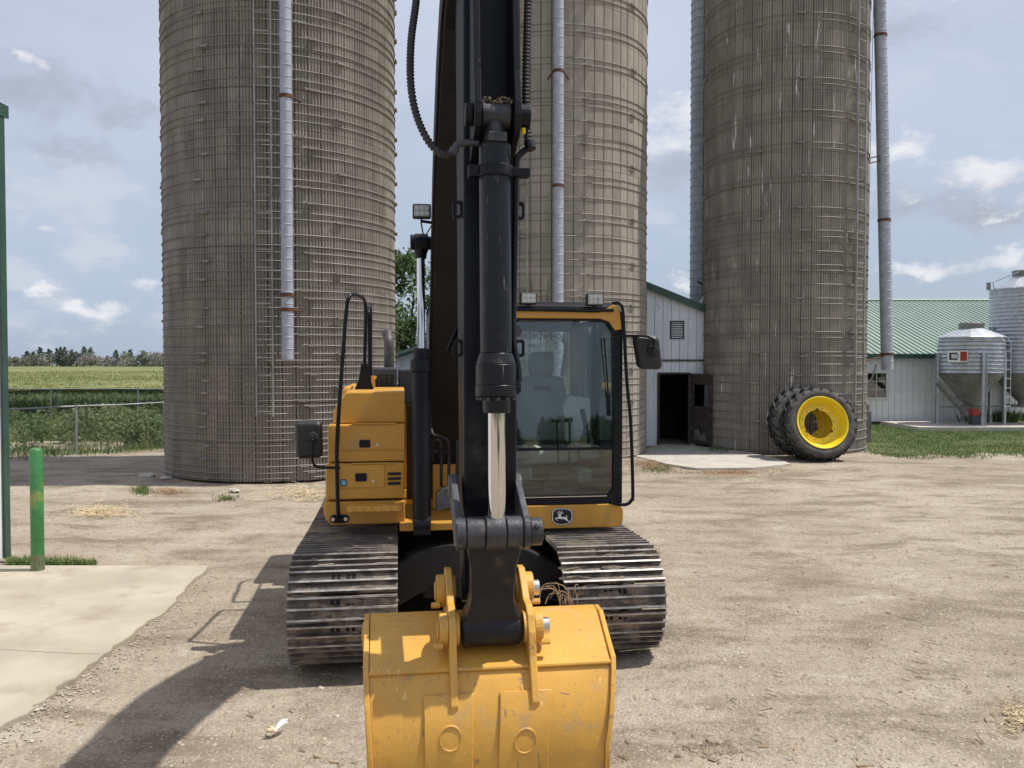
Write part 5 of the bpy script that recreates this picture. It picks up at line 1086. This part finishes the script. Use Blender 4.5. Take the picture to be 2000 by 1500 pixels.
for (xx, lyj, yb, yt) in ((1148, SY - 0.42, 868, 800), (1010, SY - 0.42, 868, 800)):
    b0_ = PX(xx, yb, lyj); t0_ = PX(xx - 7, yt, lyj); bm = bmesh.new(); box(bm, b0_.x - 0.10, b0_.x + 0.10, lyj - 0.1, lyj + 0.3, b0_.z - 0.14, b0_.z); jc = E('armrest_console', bm, 'trim_grey', cab, bevel=0.03)
    bm = bmesh.new(); pr = []
    for k in range(5): z = b0_.z + k * 0.028; pr += [(0.078 - k * 0.009, z + 0.001), (0.066 - k * 0.009, z + 0.026)]
    lathe(bm, pr, (b0_.x - 0.01, lyj + 0.02, 0), 18); tube(bm, smooth_path([Vector((b0_.x - 0.01, lyj + 0.02, b0_.z + 0.12)), Vector((b0_.x - 0.02, lyj + 0.02, b0_.z + 0.2)), Vector((t0_.x - 0.02, lyj, t0_.z))], 4), 0.024, 10); E('joystick', bm, 'plastic', jc, smooth='auto')
for xx, xb_ in ((1080, 1090), (1104, 1109)):
    bm = bmesh.new(); LV = FY + 0.3; t0_ = PX(xx + 8, 822, LV); b0_ = PX(xb_ + 2, 925, LV); tube(bm, [t0_, PX(xx + 9, 860, LV), b0_], 0.0095, 8); tube(bm, [t0_ + Vector((-0.05, 0, 0.004)), t0_ + Vector((0.03, 0, 0.006))], 0.019, 10); E('travel_lever', bm, 'plastic', cab)
p = PX(1100, 950, FY + 0.28); bm = bmesh.new(); prism(bm, rrect(p.x - 0.17, p.x + 0.14, zF0 + 0.02, p.z + 0.13, 0.07), FY + 0.26, FY + 0.42, 'y'); box(bm, p.x - 0.13, p.x - 0.02, FY + 0.15, FY + 0.28, zF0 + 0.02, zF0 + 0.07); box(bm, p.x + 0.01, p.x + 0.11, FY + 0.15, FY + 0.28, zF0 + 0.02, zF0 + 0.07); E('pedals', bm, 'black_matte', cab, bevel=0.01)
for x0, x1, y0, y1 in ((1003, 1040, 912, 940), (1128, 1158, 916, 945)):
    p0 = PX(x0, y1, FY + 0.35); p1 = PX(x1, y0, FY + 0.35); bm = bmesh.new(); box(bm, p0.x, p1.x, FY + 0.35, FY + 0.6, p0.z, p1.z); E('floor_box', bm, 'trim_grey', cab, bevel=0.03)
c_ = PX(1079, 675, FY + 0.25); bm = bmesh.new(); cyl(bm, c_, c_ + Vector((0.0, 0.012, 0.004)), 0.055, seg=24); E('rear_view_mirror', bm, 'lamp_glass', cab)  # flat pale colour stands for what this mirror reflects
bm = bmesh.new(); tube(bm, smooth_path(path([(1098, 734, SY + 0.05), (1103, 700, SY), (1106, 675, SY - 0.1), (1100, 664, SY - 0.3)]), 5), 0.022, 8); E('interior_post', bm, 'trim_grey', cab)
# emblem
ly = FY - 0.0215
def EP(u, v): return PX(1060 + u / 15, 960 + v / 15, ly)
def epoly(name, pts, mat, dy, t=0.0008):
    P = [EP(u, v) for u, v in pts]; bm = bmesh.new(); prism(bm, [(p.x, p.z) for p in P], ly - dy - t, ly - dy, 'y'); return E(name, bm, mat, cab)
outl = [(270, 560), (330, 515), (450, 482), (570, 475), (690, 482), (810, 515), (868, 560), (888, 650), (885, 760), (868, 850), (825, 925), (700, 972), (560, 990), (420, 975), (310, 930), (268, 850), (252, 740), (256, 640)]
cu, cv = 570, 732
epoly('emblem', outl, 'black_print', 0.0)
epoly('emblem_border', [(cu + (u - cu) * 0.945, cv + (v - cv) * 0.945) for u, v in outl], 'white_print', 0.001)
epoly('emblem_field', [(cu + (u - cu) * 0.865, cv + (v - cv) * 0.865) for u, v in outl], 'black_print', 0.002)
deer = [(430, 672), (470, 645), (520, 648), (548, 665), (527, 700), (532, 735), (600, 738), (690, 748), (722, 790), (732, 832), (772, 868), (806, 908), (762, 884), (700, 850), (650, 818), (590, 802), (520, 802), (470, 796), (418, 790), (396, 796), (424, 832), (466, 864), (436, 858), (392, 826), (354, 780), (370, 766), (440, 762), (456, 735), (474, 692), (458, 680)]
epoly('leaping_deer', deer, 'white_print', 0.003)
epoly('deer_tail', [(688, 750), (678, 690), (708, 716), (722, 750)], 'white_print', 0.0031)
bm = bmesh.new()
for st_ in ([(528, 655), (556, 612), (546, 552)], [(546, 626), (504, 606), (486, 558)], [(506, 608), (452, 602), (424, 626)], [(456, 602), (446, 580)], [(548, 642), (600, 626)]):
    tube(bm, [EP(u, v) + Vector((0, -0.0042, 0)) for u, v in st_], 0.0028, 5)
E('deer_antlers', bm, 'white_print', cab)

# ------------------------------------------------------------------ fences
def chain_fence(label, a, b_, hgt, nposts, meshed=True):
    a = Vector(a); b_ = Vector(b_); d = (b_ - a); L = d.length; root = tag(empty('chain_link_fence', a), label, 'fence', 'wire fences by the field')
    for k in range(nposts):
        p = d * (k / (nposts - 1)); bm = bmesh.new(); cyl(bm, p, p + Vector((rng.uniform(-0.02, 0.05), 0, hgt + 0.04)), 0.028, seg=10); obj('post', bm, 'fence_steel', root)
    bm = bmesh.new(); n = 10; tube(bm, [d * (k / n) + Vector((0, 0, hgt - 0.015 * math.sin(math.pi * k / n * 3) ** 2)) for k in range(n + 1)], 0.021, 8); obj('top_rail', bm, 'fence_steel', root)
    if meshed:
        V, Fc = [], []; u = d.normalized(); sp_ = 0.11; n = int(L / sp_)
        for k in range(-int(hgt / sp_), n + 1):
            for s in (1, -1):
                x0_, x1_ = k * sp_, k * sp_ + hgt; z0_, z1_ = (0.03, hgt) if s > 0 else (hgt, 0.03)
                if x1_ < 0 or x0_ > L: continue
                ca, cb_ = max(0, -x0_ / hgt), min(1, (L - x0_) / hgt); i = len(V)
                for q, w_ in ((ca, -0.0016), (ca, 0.0016), (cb_, 0.0016), (cb_, -0.0016)):
                    pp = u * (x0_ + (x1_ - x0_) * q); V.append((pp.x, pp.y, z0_ + (z1_ - z0_) * q + w_))
                Fc.append((i, i + 1, i + 2, i + 3))
        tag(soup('wire_mesh', V, Fc, 'fence_steel', root), None, kind='stuff')
f1a = G(-60, 905); f1b = G(330, 868)
chain_fence('nearer chain-link fence with grey rail behind the bollard', (f1a.x, f1a.y, 0), (f1b.x + 1.5, f1b.y + 1.5, 0), 1.22, 4)
chain_fence('farther fence with pale top wire along the corn', (-26, 33.5, 0), (-11.5, 33.0, 0), 1.28, 5)

# ------------------------------------------------------------------ vegetation
def blades(n, place, hmin, hmax, wid, lean, seed, bend=0.5):
    """n tapered leaf blades (two faces each); place(rng) -> x, y, z"""
    r = random.Random(seed); V, Fc = [], []
    for _ in range(n):
        pt = place(r)
        if pt is None: continue
        x, y, z = pt; hgt = r.uniform(hmin, hmax); a = r.uniform(0, 2 * math.pi); l_ = r.uniform(0.2, 1) * lean * hgt; w_ = wid * r.uniform(0.6, 1.3)
        dx, dy = math.cos(a), math.sin(a); px_, py_ = -dy * w_, dx * w_; i = len(V)
        V += [(x - px_, y - py_, z), (x + px_, y + py_, z), (x + dx * l_ * 0.4 + px_ * 0.8, y + dy * l_ * 0.4 + py_ * 0.8, z + hgt * 0.65), (x + dx * l_ * 0.4 - px_ * 0.8, y + dy * l_ * 0.4 - py_ * 0.8, z + hgt * 0.65), (x + dx * l_, y + dy * l_, z + hgt * (1 - bend * 0.3))]
        Fc += [(i, i + 1, i + 2, i + 3), (i + 3, i + 2, i + 4)]
    return V, Fc
def leaves(V, Fc, c, rad, n, size, r, squash=1.0):
    for _ in range(n):
        d = Vector((r.gauss(0, 1), r.gauss(0, 1), r.gauss(0, 1))).normalized() * rad * (r.random() ** 0.4); d.z *= squash; p = Vector(c) + d
        a = Vector((r.gauss(0, 1), r.gauss(0, 1), r.gauss(0, 1))).normalized(); b2 = a.orthogonal().normalized(); s = size * r.uniform(0.6, 1.4); i = len(V)
        V += [tuple(p - a * s), tuple(p + b2 * s * 0.5), tuple(p + a * s), tuple(p - b2 * s * 0.5)]; Fc.append((i, i + 1, i + 2, i + 3))
# weeds beyond the dirt, left
def weed_place(r):
    x = r.uniform(-22, -4.6); y = r.uniform(17.5, 34)
    edge = 20.6 + (x + 12) * 0.22 + 0.9 * math.sin(x * 1.3) + (-1.0 if x < -11.5 else 0)
    if y < edge + r.random() ** 2 * 2.6: return None
    if r.random() < 0.55 * max(0.0, math.sin(x * 0.9 + 1.0) * math.sin(y * 1.1 + x * 0.4)): return None
    if -14.5 < x < -10.4 and 22.2 < y < 24.2 and r.random() < 0.9: return None
    if math.hypot(x - CL[0], y - CL[1]) < RL + 0.1: return None
    return x, y, 0
V, Fc = blades(52000, weed_place, 0.04, 0.26, 0.009, 1.0, 1)
V2, F2 = [], []; r = random.Random(5)
for _ in range(520):
    p = weed_place(r)
    if p is None or p[1] < 21.8: continue
    leaves(V2, F2, (p[0], p[1], r.uniform(0.12, 0.4)), r.uniform(0.18, 0.42), 46, 0.05, r, 0.8)
for _ in range(150):
    x = r.uniform(-13.5, -6.2); y = r.uniform(22.6, 29.5) + (x + 10) * 0.2; q = r.uniform(0.3, 0.95)
    for k in range(2): leaves(V2, F2, (x + r.uniform(-.2, .2), y, q * (0.4 + 0.5 * k)), r.uniform(0.2, 0.42), 60, 0.055, r, 0.9)
o_ = len(V); V += V2; Fc += [tuple(i + o_ for i in f) for f in F2]
tag(soup('weeds', V, Fc, 'leaf_weed'), 'tangled green weeds along the fence left of the silo', 'weeds', kind='stuff')
# corn edge + field
def corn(r):
    row = r.randrange(0, 10); x = r.uniform(-34, -6); return x, 34.6 + row * 0.78 + r.uniform(-0.1, 0.1), 0
V, Fc = blades(22000, corn, 0.7, 1.28, 0.036, 0.5, 2, 0.8)
tag(soup('corn_rows', V, Fc, 'leaf_corn'), 'dark green corn plants in the first rows past the fence', 'corn', kind='stuff')
V, Fc = [], []; fx = np.concatenate([np.linspace(-330, -60, 50), np.linspace(-58, 10, 100)]); fy = np.concatenate([np.linspace(39.8, 70, 70), 70 * (345 / 70) ** np.linspace(0.01, 1, 90)])
FX, FYy = np.meshgrid(fx, fy); FZ = 1.0 + (vnoise(FX * 1.3 + 500, FYy * 1.1 + 20, 7) - 0.5) * 0.22 + (vnoise(FX * 0.05 + 50, FYy * 0.04 + 20, 8) - 0.5) * 0.3
V = np.stack([FX.ravel(), FYy.ravel(), FZ.ravel()], 1).tolist(); n1 = len(fx); Fc = [(j * n1 + i, j * n1 + i + 1, (j + 1) * n1 + i + 1, (j + 1) * n1 + i) for j in range(len(fy) - 1) for i in range(n1 - 1)]
def fieldp(r): y = 40 + 190 * r.random() ** 2.4; return r.uniform(-0.68 * y, -0.18 * y), y, 0.86
V3, F3 = blades(40000, fieldp, 0.15, 0.40, 0.035, 0.8, 3, 1.0); o_ = len(V); V += V3; Fc += [tuple(i + o_ for i in f) for f in F3]
tag(soup('crop_field', V, Fc, 'leaf_field'), 'yellow-green crop field stretching to the tree line', 'field', kind='stuff')
# far wood (one mass) and conifers that stand out of it
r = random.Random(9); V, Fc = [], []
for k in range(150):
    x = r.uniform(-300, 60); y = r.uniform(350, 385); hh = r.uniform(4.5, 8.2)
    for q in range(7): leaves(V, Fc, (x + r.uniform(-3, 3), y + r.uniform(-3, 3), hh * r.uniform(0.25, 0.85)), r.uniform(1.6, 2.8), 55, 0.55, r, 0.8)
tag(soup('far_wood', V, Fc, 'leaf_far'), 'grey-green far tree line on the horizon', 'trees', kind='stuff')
for k, px_ in enumerate([52, 66, 80, 97, 112, 118, 127, 140, 150, 163, 176, 226, 255, 281]):
    D = 372 + r.uniform(-6, 6); base = W(px_, 710, D); topy = 679 + r.uniform(-5, 8) if k < 11 else 680 + r.uniform(0, 5); hh = W(0, topy, D).z
    root = tag(empty('conifer_tree', (base.x, D, 0)), 'dark conifer standing above the far tree line', 'tree', 'dark conifers on the horizon')
    bm = bmesh.new(); cyl(bm, (0, 0, 0), (0, 0, hh * 0.9), 0.25, 0.05, seg=6); obj('trunk', bm, 'bark', root)
    V, Fc = [], []
    wd = r.uniform(0.8, 1.3)
    for q in range(14): u = q / 13; leaves(V, Fc, (r.uniform(-1.3, 1.3) * (1.1 - u), r.uniform(-1.0, 1.0), hh * (0.22 + 0.72 * u)), wd * (2.7 * (1 - u) ** 0.8 + 0.35), 34, 0.42, r, 0.42)
    soup('crown', V, Fc, 'leaf_pine', root)
# tree behind, between the left silo and the boom
tp = (W(800, 0, 36).x, 36.0); tr_ = tag(empty('leafy_tree', (tp[0], tp[1], 0)), 'leafy green tree between the left silo and the boom', 'tree')
bm = bmesh.new(); tube(bm, [(0, 0, 0), (0.1, 0, 1.2), (0.0, 0.1, 2.6), (0.2, 0, 4.2)], 0.2, 9, rfun=lambda i: 0.24 - 0.05 * i)
for q in range(9):
    a = q * 0.7; z = 1.6 + q * 0.3; tube(bm, [(0.05, 0, z), (0.9 * math.cos(a), 0.9 * math.sin(a), z + 0.7), (1.9 * math.cos(a), 1.9 * math.sin(a), z + 1.5)], 0.06, 6, rfun=lambda i: 0.07 - 0.025 * i)
obj('trunk', bm, 'bark', tr_)
V, Fc = [], []; r = random.Random(21)
for q in range(125):
    a = r.uniform(0, 2 * math.pi); u = r.random(); z = 1.7 + 5.1 * u; wr = 3.3 * math.sqrt(max(0.05, 1 - ((z - 3.6) / 3.6) ** 2)); rr = wr * math.sqrt(r.random())
    leaves(V, Fc, (rr * math.cos(a), rr * math.sin(a), z), r.uniform(0.4, 0.8), 125, 0.095, r, 0.75)
soup('crown', V, Fc, 'leaf_tree', tr_)
# grass on the right and small tufts
def lawn(r):
    x = r.uniform(8.8, 24); y = r.uniform(19.6, 31.1)
    if y < 20.1 + 2.2 * r.random() ** 3 + 0.35 * math.sin(x * 1.1) + 0.25 * math.sin(x * 3.7) + max(0, (9.6 - x)) * 1.2 - (x - 9) * 0.05: return None
    if math.hypot(x - CR[0], y - CR[1]) < RR + 0.06 or (13.85 < x < 22.6 and 27.95 < y < 30.95): return None
    return x, y, -0.02
V, Fc = blades(60000, lawn, 0.03, 0.085, 0.008, 1.0, 11)
tag(soup('lawn', V, Fc, 'leaf_grass'), 'short green grass before the long barn and feed bins', 'grass', kind='stuff')
def tuft(px0, px1, py0, py1):
    a_, b2 = G(px0, py1), G(px1, py0)
    return lambda r: (lambda u, v: (lambda g: (g.x, g.y, ground_z(g.x, g.y) - 0.01))(G(px0 + (px1 - px0) * u, py0 + (py1 - py0) * v)))(r.gauss(0.5, 0.3) if px1 - px0 < 120 else r.random() ** 1.5 * 1.1, r.gauss(0.5, 0.32))
for nm, n, args, hh, lab in (('grass_strip', 2600, (18, 172, 1094, 1105), 0.09, 'strip of grass along the apron edge by the bollard'), ('grass_tuft', 260, (1375, 1425, 876, 886), 0.16, 'grass tuft growing at the silo side of the slab'), ('grass_tuft', 260, (262, 292, 952, 963), 0.10, 'small grass tuft on the dirt before the left silo'),
                         ('grass_tuft', 240, (425, 460, 968, 978), 0.07, 'low weed tuft on the dirt right of the straw heap'), ('grass_tuft', 500, (1262, 1310, 908, 922), 0.07, 'patch of green sprouts beside the slab straw'), ('weed_clump', 900, (1905, 1998, 826, 831), 0.55, 'leafy weeds growing under the feed bins')):
    V, Fc = blades(n, tuft(*args), hh * 0.4, hh * 1.3, 0.006 if hh < 0.3 else 0.03, 0.9, hash(lab) % 1000 if False else n)
    tag(soup(nm, V, Fc, 'leaf_grass'), lab, 'grass', kind='stuff')

# ------------------------------------------------------------------ litter on the yard
def straws(name, n, gen, lmin, lmax, mat, label, seed, lift=0.05):
    r = random.Random(seed); V, Fc = [], []
    for _ in range(n):
        g = gen(r)
        if g is None: continue
        L_ = r.uniform(lmin, lmax); a = r.uniform(0, math.pi); z = r.uniform(0.0, lift) + ground_z(*g); tl_ = r.uniform(-0.35, 0.35); w_ = r.uniform(0.0015, 0.0055); dx, dy = math.cos(a) * L_ / 2, math.sin(a) * L_ / 2; px_, py_ = -math.sin(a) * w_, math.cos(a) * w_; dz = tl_ * L_ / 2; i = len(V)
        for s in (-1, 1):
            V += [(g[0] + s * dx - px_, g[1] + s * dy - py_, z + abs(dz) + s * dz), (g[0] + s * dx + px_, g[1] + s * dy + py_, z + abs(dz) + s * dz), (g[0] + s * dx, g[1] + s * dy, z + abs(dz) + s * dz + w_ * 1.2)]
        Fc += [(i, i + 3, i + 4, i + 1), (i + 1, i + 4, i + 5, i + 2), (i + 2, i + 5, i + 3, i)]
    return tag(soup(name, V, Fc, mat), label, 'straw', kind='stuff')
def ell(cx_, cy__, rx, ry):
    def f(r):
        a = r.uniform(0, 2 * math.pi); q = abs(r.gauss(0, 0.5)); q = q if q < 1.3 else r.random(); g = G(cx_ + rx * q * math.cos(a), cy__ + ry * q * math.sin(a)); return g.x, g.y
    return f
straws('straw_heap', 620, ell(200, 1000, 84, 15), 0.05, 0.24, 'straw', 'pale straw heap on the dirt left of the silo', 31, 0.045)
straws('straw_litter', 620, ell(590, 965, 95, 22), 0.05, 0.22, 'straw', 'loose straw scattered by the left silo foot and cabinet', 32, 0.03)
straws('straw_litter', 260, ell(330, 957, 55, 8), 0.04, 0.16, 'straw_old', 'brown straw scatter before the left silo', 33, 0.02)
straws('straw_litter', 700, ell(1268, 908, 62, 17), 0.04, 0.18, 'straw_old', 'brown chaff between the cab and the slab', 34, 0.03)
straws('straw_litter', 700, ell(1430, 921, 130, 8), 0.04, 0.15, 'straw_old', 'brown chaff along the slab edge', 35, 0.02)
straws('straw_litter', 420, ell(1990, 1395, 40, 28), 0.03, 0.10, 'straw', 'straw scrap at the right edge of the yard', 36, 0.02)
def yard(r):
    y = 4.3 + 17 * r.random() ** 1.5; x = r.uniform(-0.66 * y, 0.66 * y)
    return x, y
straws('straw_litter', 1100, yard, 0.02, 0.085, 'straw_old', 'single stalks strewn over the whole yard', 37, 0.008)
def stones(name, n, gen, smin, smax, mat, label, seed):
    r = random.Random(seed); V, Fc = [], []
    octf = [(0, 2, 4), (2, 1, 4), (1, 3, 4), (3, 0, 4), (2, 0, 5), (1, 2, 5), (3, 1, 5), (0, 3, 5)]
    for _ in range(n):
        g = gen(r); gz0 = ground_z(*g); s = smin + (smax - smin) * r.random() ** 3; i = len(V); a = r.uniform(0, 3.14); ca, sa = math.cos(a), math.sin(a)
        for p in ((1, 0, 0), (-1, 0, 0), (0, 1, 0), (0, -1, 0), (0, 0, 1), (0, 0, -1)):
            q = [p[0] * s * r.uniform(0.7, 1.4), p[1] * s * r.uniform(0.6, 1.1), p[2] * s * r.uniform(0.35, 0.8)]; V.append((g[0] + q[0] * ca - q[1] * sa + r.uniform(-.3, .3) * s, g[1] + q[0] * sa + q[1] * ca + r.uniform(-.3, .3) * s, gz0 + q[2] * 0.8 + s * 0.1 + r.uniform(-.2, .2) * s))
        Fc += [tuple(k + i for k in f) for f in octf]
    return tag(soup(name, V, Fc, mat), label, 'stones', kind='stuff')
stones('gravel', 16000, yard, 0.003, 0.017, 'pebble', 'pale gravel bits in the dirt yard', 41)
stones('clods', 3500, yard, 0.003, 0.015, 'clod', 'dark crumbs of soil over the dirt yard', 42)
stones('mud_patch', 420, ell(1385, 1455, 70, 22), 0.008, 0.03, 'clod', 'dark muddy clods at the lower right of the bucket', 43)
for i, (px_, py_, s, lab) in enumerate(((288, 931, 0.14, 'grey stone left of the left silo foot'), (323, 935, 0.10, 'white stone touching the left silo foot'), (446, 938, 0.11, 'white block lying at the front foot of the left silo'), (458, 959, 0.09, 'flat pale stone on the dirt before the left silo'))):
    g = G(px_, py_); bm = bmesh.new(); bmesh.ops.create_icosphere(bm, subdivisions=2, radius=1, matrix=Matrix.Diagonal((s * 1.2, s * 0.8, s * 0.45, 1)))
    for v in bm.verts: v.co += Vector((rng.uniform(-1, 1), rng.uniform(-1, 1), rng.uniform(-1, 1))) * s * 0.13
    tag(obj('stone', bm, 'stone', None, (g.x, g.y, s * 0.15), (0, 0, i)), lab, 'stone', 'loose stones by the left silo')
# corn husk in the foreground
g = G(537, 1432); root = tag(empty('corn_husk', (g.x, g.y, 0.0)), 'dry white corn husk on the dirt left of the bucket', 'husk')
for k, (a, L_) in enumerate(((0.95, 0.10), (1.2, 0.13), (2.6, 0.06), (3.6, 0.06))):
    bm = bmesh.new(); c_, s_ = math.cos(a), math.sin(a); pts = [Vector((c_ * L_ * u, s_ * L_ * u, 0.012 + 0.03 * math.sin(u * 2.4) * (1 if k < 2 else 0.5))) for u in (0, 0.35, 0.7, 1.0)]
    tube(bm, pts, 0.01, 6, rfun=lambda i: (0.007, 0.015, 0.012, 0.003)[i])
    obj('husk_leaf', bm, 'straw' if k > 1 else 'white_print', root)
bm = bmesh.new()
r = random.Random(77)
for k in range(14):
    a = r.uniform(1.2, 3.0); o0 = PX(1112, 1190, 1.78) + Vector((r.uniform(-0.07, 0.05), r.uniform(-0.05, 0.05), 0)); L_ = r.uniform(0.1, 0.28); tube(bm, smooth_path([o0, o0 + Vector((math.cos(a) * L_ * 0.3, 0, L_ * 0.6)), o0 + Vector((math.cos(a) * L_ * 0.9, r.uniform(-0.05, 0.05), L_ * 0.7)), o0 + Vector((math.cos(a) * L_ * 1.2, r.uniform(-0.05, 0.05), L_ * 0.4))], 4), 0.0028, 4)
tag(E('caught_grass', bm, 'straw_old'), None, kind='stuff')

# ridges pressed up by tyre lugs, in a few trails over the yard
V, Fc = [], []; r = random.Random(91)
for (x0, y0, x1, y1, n, wd) in ((1500, 1500, 1560, 1285, 26, 0.42), (1700, 1480, 1850, 1270, 30, 0.5), (1930, 1330, 1760, 1150, 26, 0.5), (1320, 1130, 1620, 1075, 34, 0.45), (620, 1440, 400, 1420, 10, 0.3)):
    a, b2 = G(x0, y0), G(x1, y1); d = (b2 - a).normalized(); sd_ = Vector((-d.y, d.x, 0))
    for k in range(n):
        if r.random() < 0.5: continue
        for s_ in (-1, 1):
            if r.random() < 0.3: continue
            c_ = a.lerp(b2, k / n) + sd_ * s_ * wd * 0.27; u = (sd_ * s_ + d * 0.45).normalized(); L_ = wd * r.uniform(0.12, 0.22); w_ = d * r.uniform(0.009, 0.014); z = r.uniform(0.002, 0.006); i = len(V)
            for e_ in (-1, 1):
                p = c_ + u * L_ * e_; p.z = ground_z(p.x, p.y); V += [tuple(p - w_ + Vector((0, 0, -0.006))), tuple(p + w_ + Vector((0, 0, -0.006))), tuple(p - u * e_ * 0.03 + Vector((0, 0, z)))]
            Fc += [(i, i + 3, i + 5, i + 2), (i + 1, i + 2, i + 5, i + 4), (i, i + 2, i + 1), (i + 3, i + 4, i + 5)]
tmo = soup('tread_marks', V, Fc, 'dirt'); bmx = bmesh.new(); bmx.from_mesh(tmo.data); bmesh.ops.recalc_face_normals(bmx, faces=bmx.faces); bmx.to_mesh(tmo.data); bmx.free()
tag(tmo, 'pale tyre lug prints pressed into the yard dirt on the right', 'tyre marks', kind='stuff')
def spill(r):
    q = r.random() * (len(e) - 1); k = int(q); p = e[k].lerp(e[k + 1], q - k); return p.x + r.gauss(0.02, 0.12), p.y + r.gauss(0, 0.12)
st_ = stones('apron_spill', 1500, spill, 0.004, 0.016, 'pebble', 'loose grit spilled along the concrete apron edge', 47)
st_.location.z = 0.006
# unseen trees added behind the camera to darken reflections in glass and chrome
r = random.Random(55); V, Fc = [], []
for k in range(60):
    x = -75 + 150 * k / 60 + r.uniform(-1, 1); y = -62 + r.uniform(-3, 3); hh = r.uniform(3.4, 5.0)
    for q in range(4): leaves(V, Fc, (x + r.uniform(-1, 1), y + r.uniform(-1, 1), hh * r.uniform(0.2, 0.8)), r.uniform(1.0, 1.7), 60, 0.5, r, 0.9)
tag(soup('added_tree_belt', V, Fc, 'leaf_tree'), 'added dark tree belt behind the viewer, put in to darken reflections', 'trees', kind='stuff')
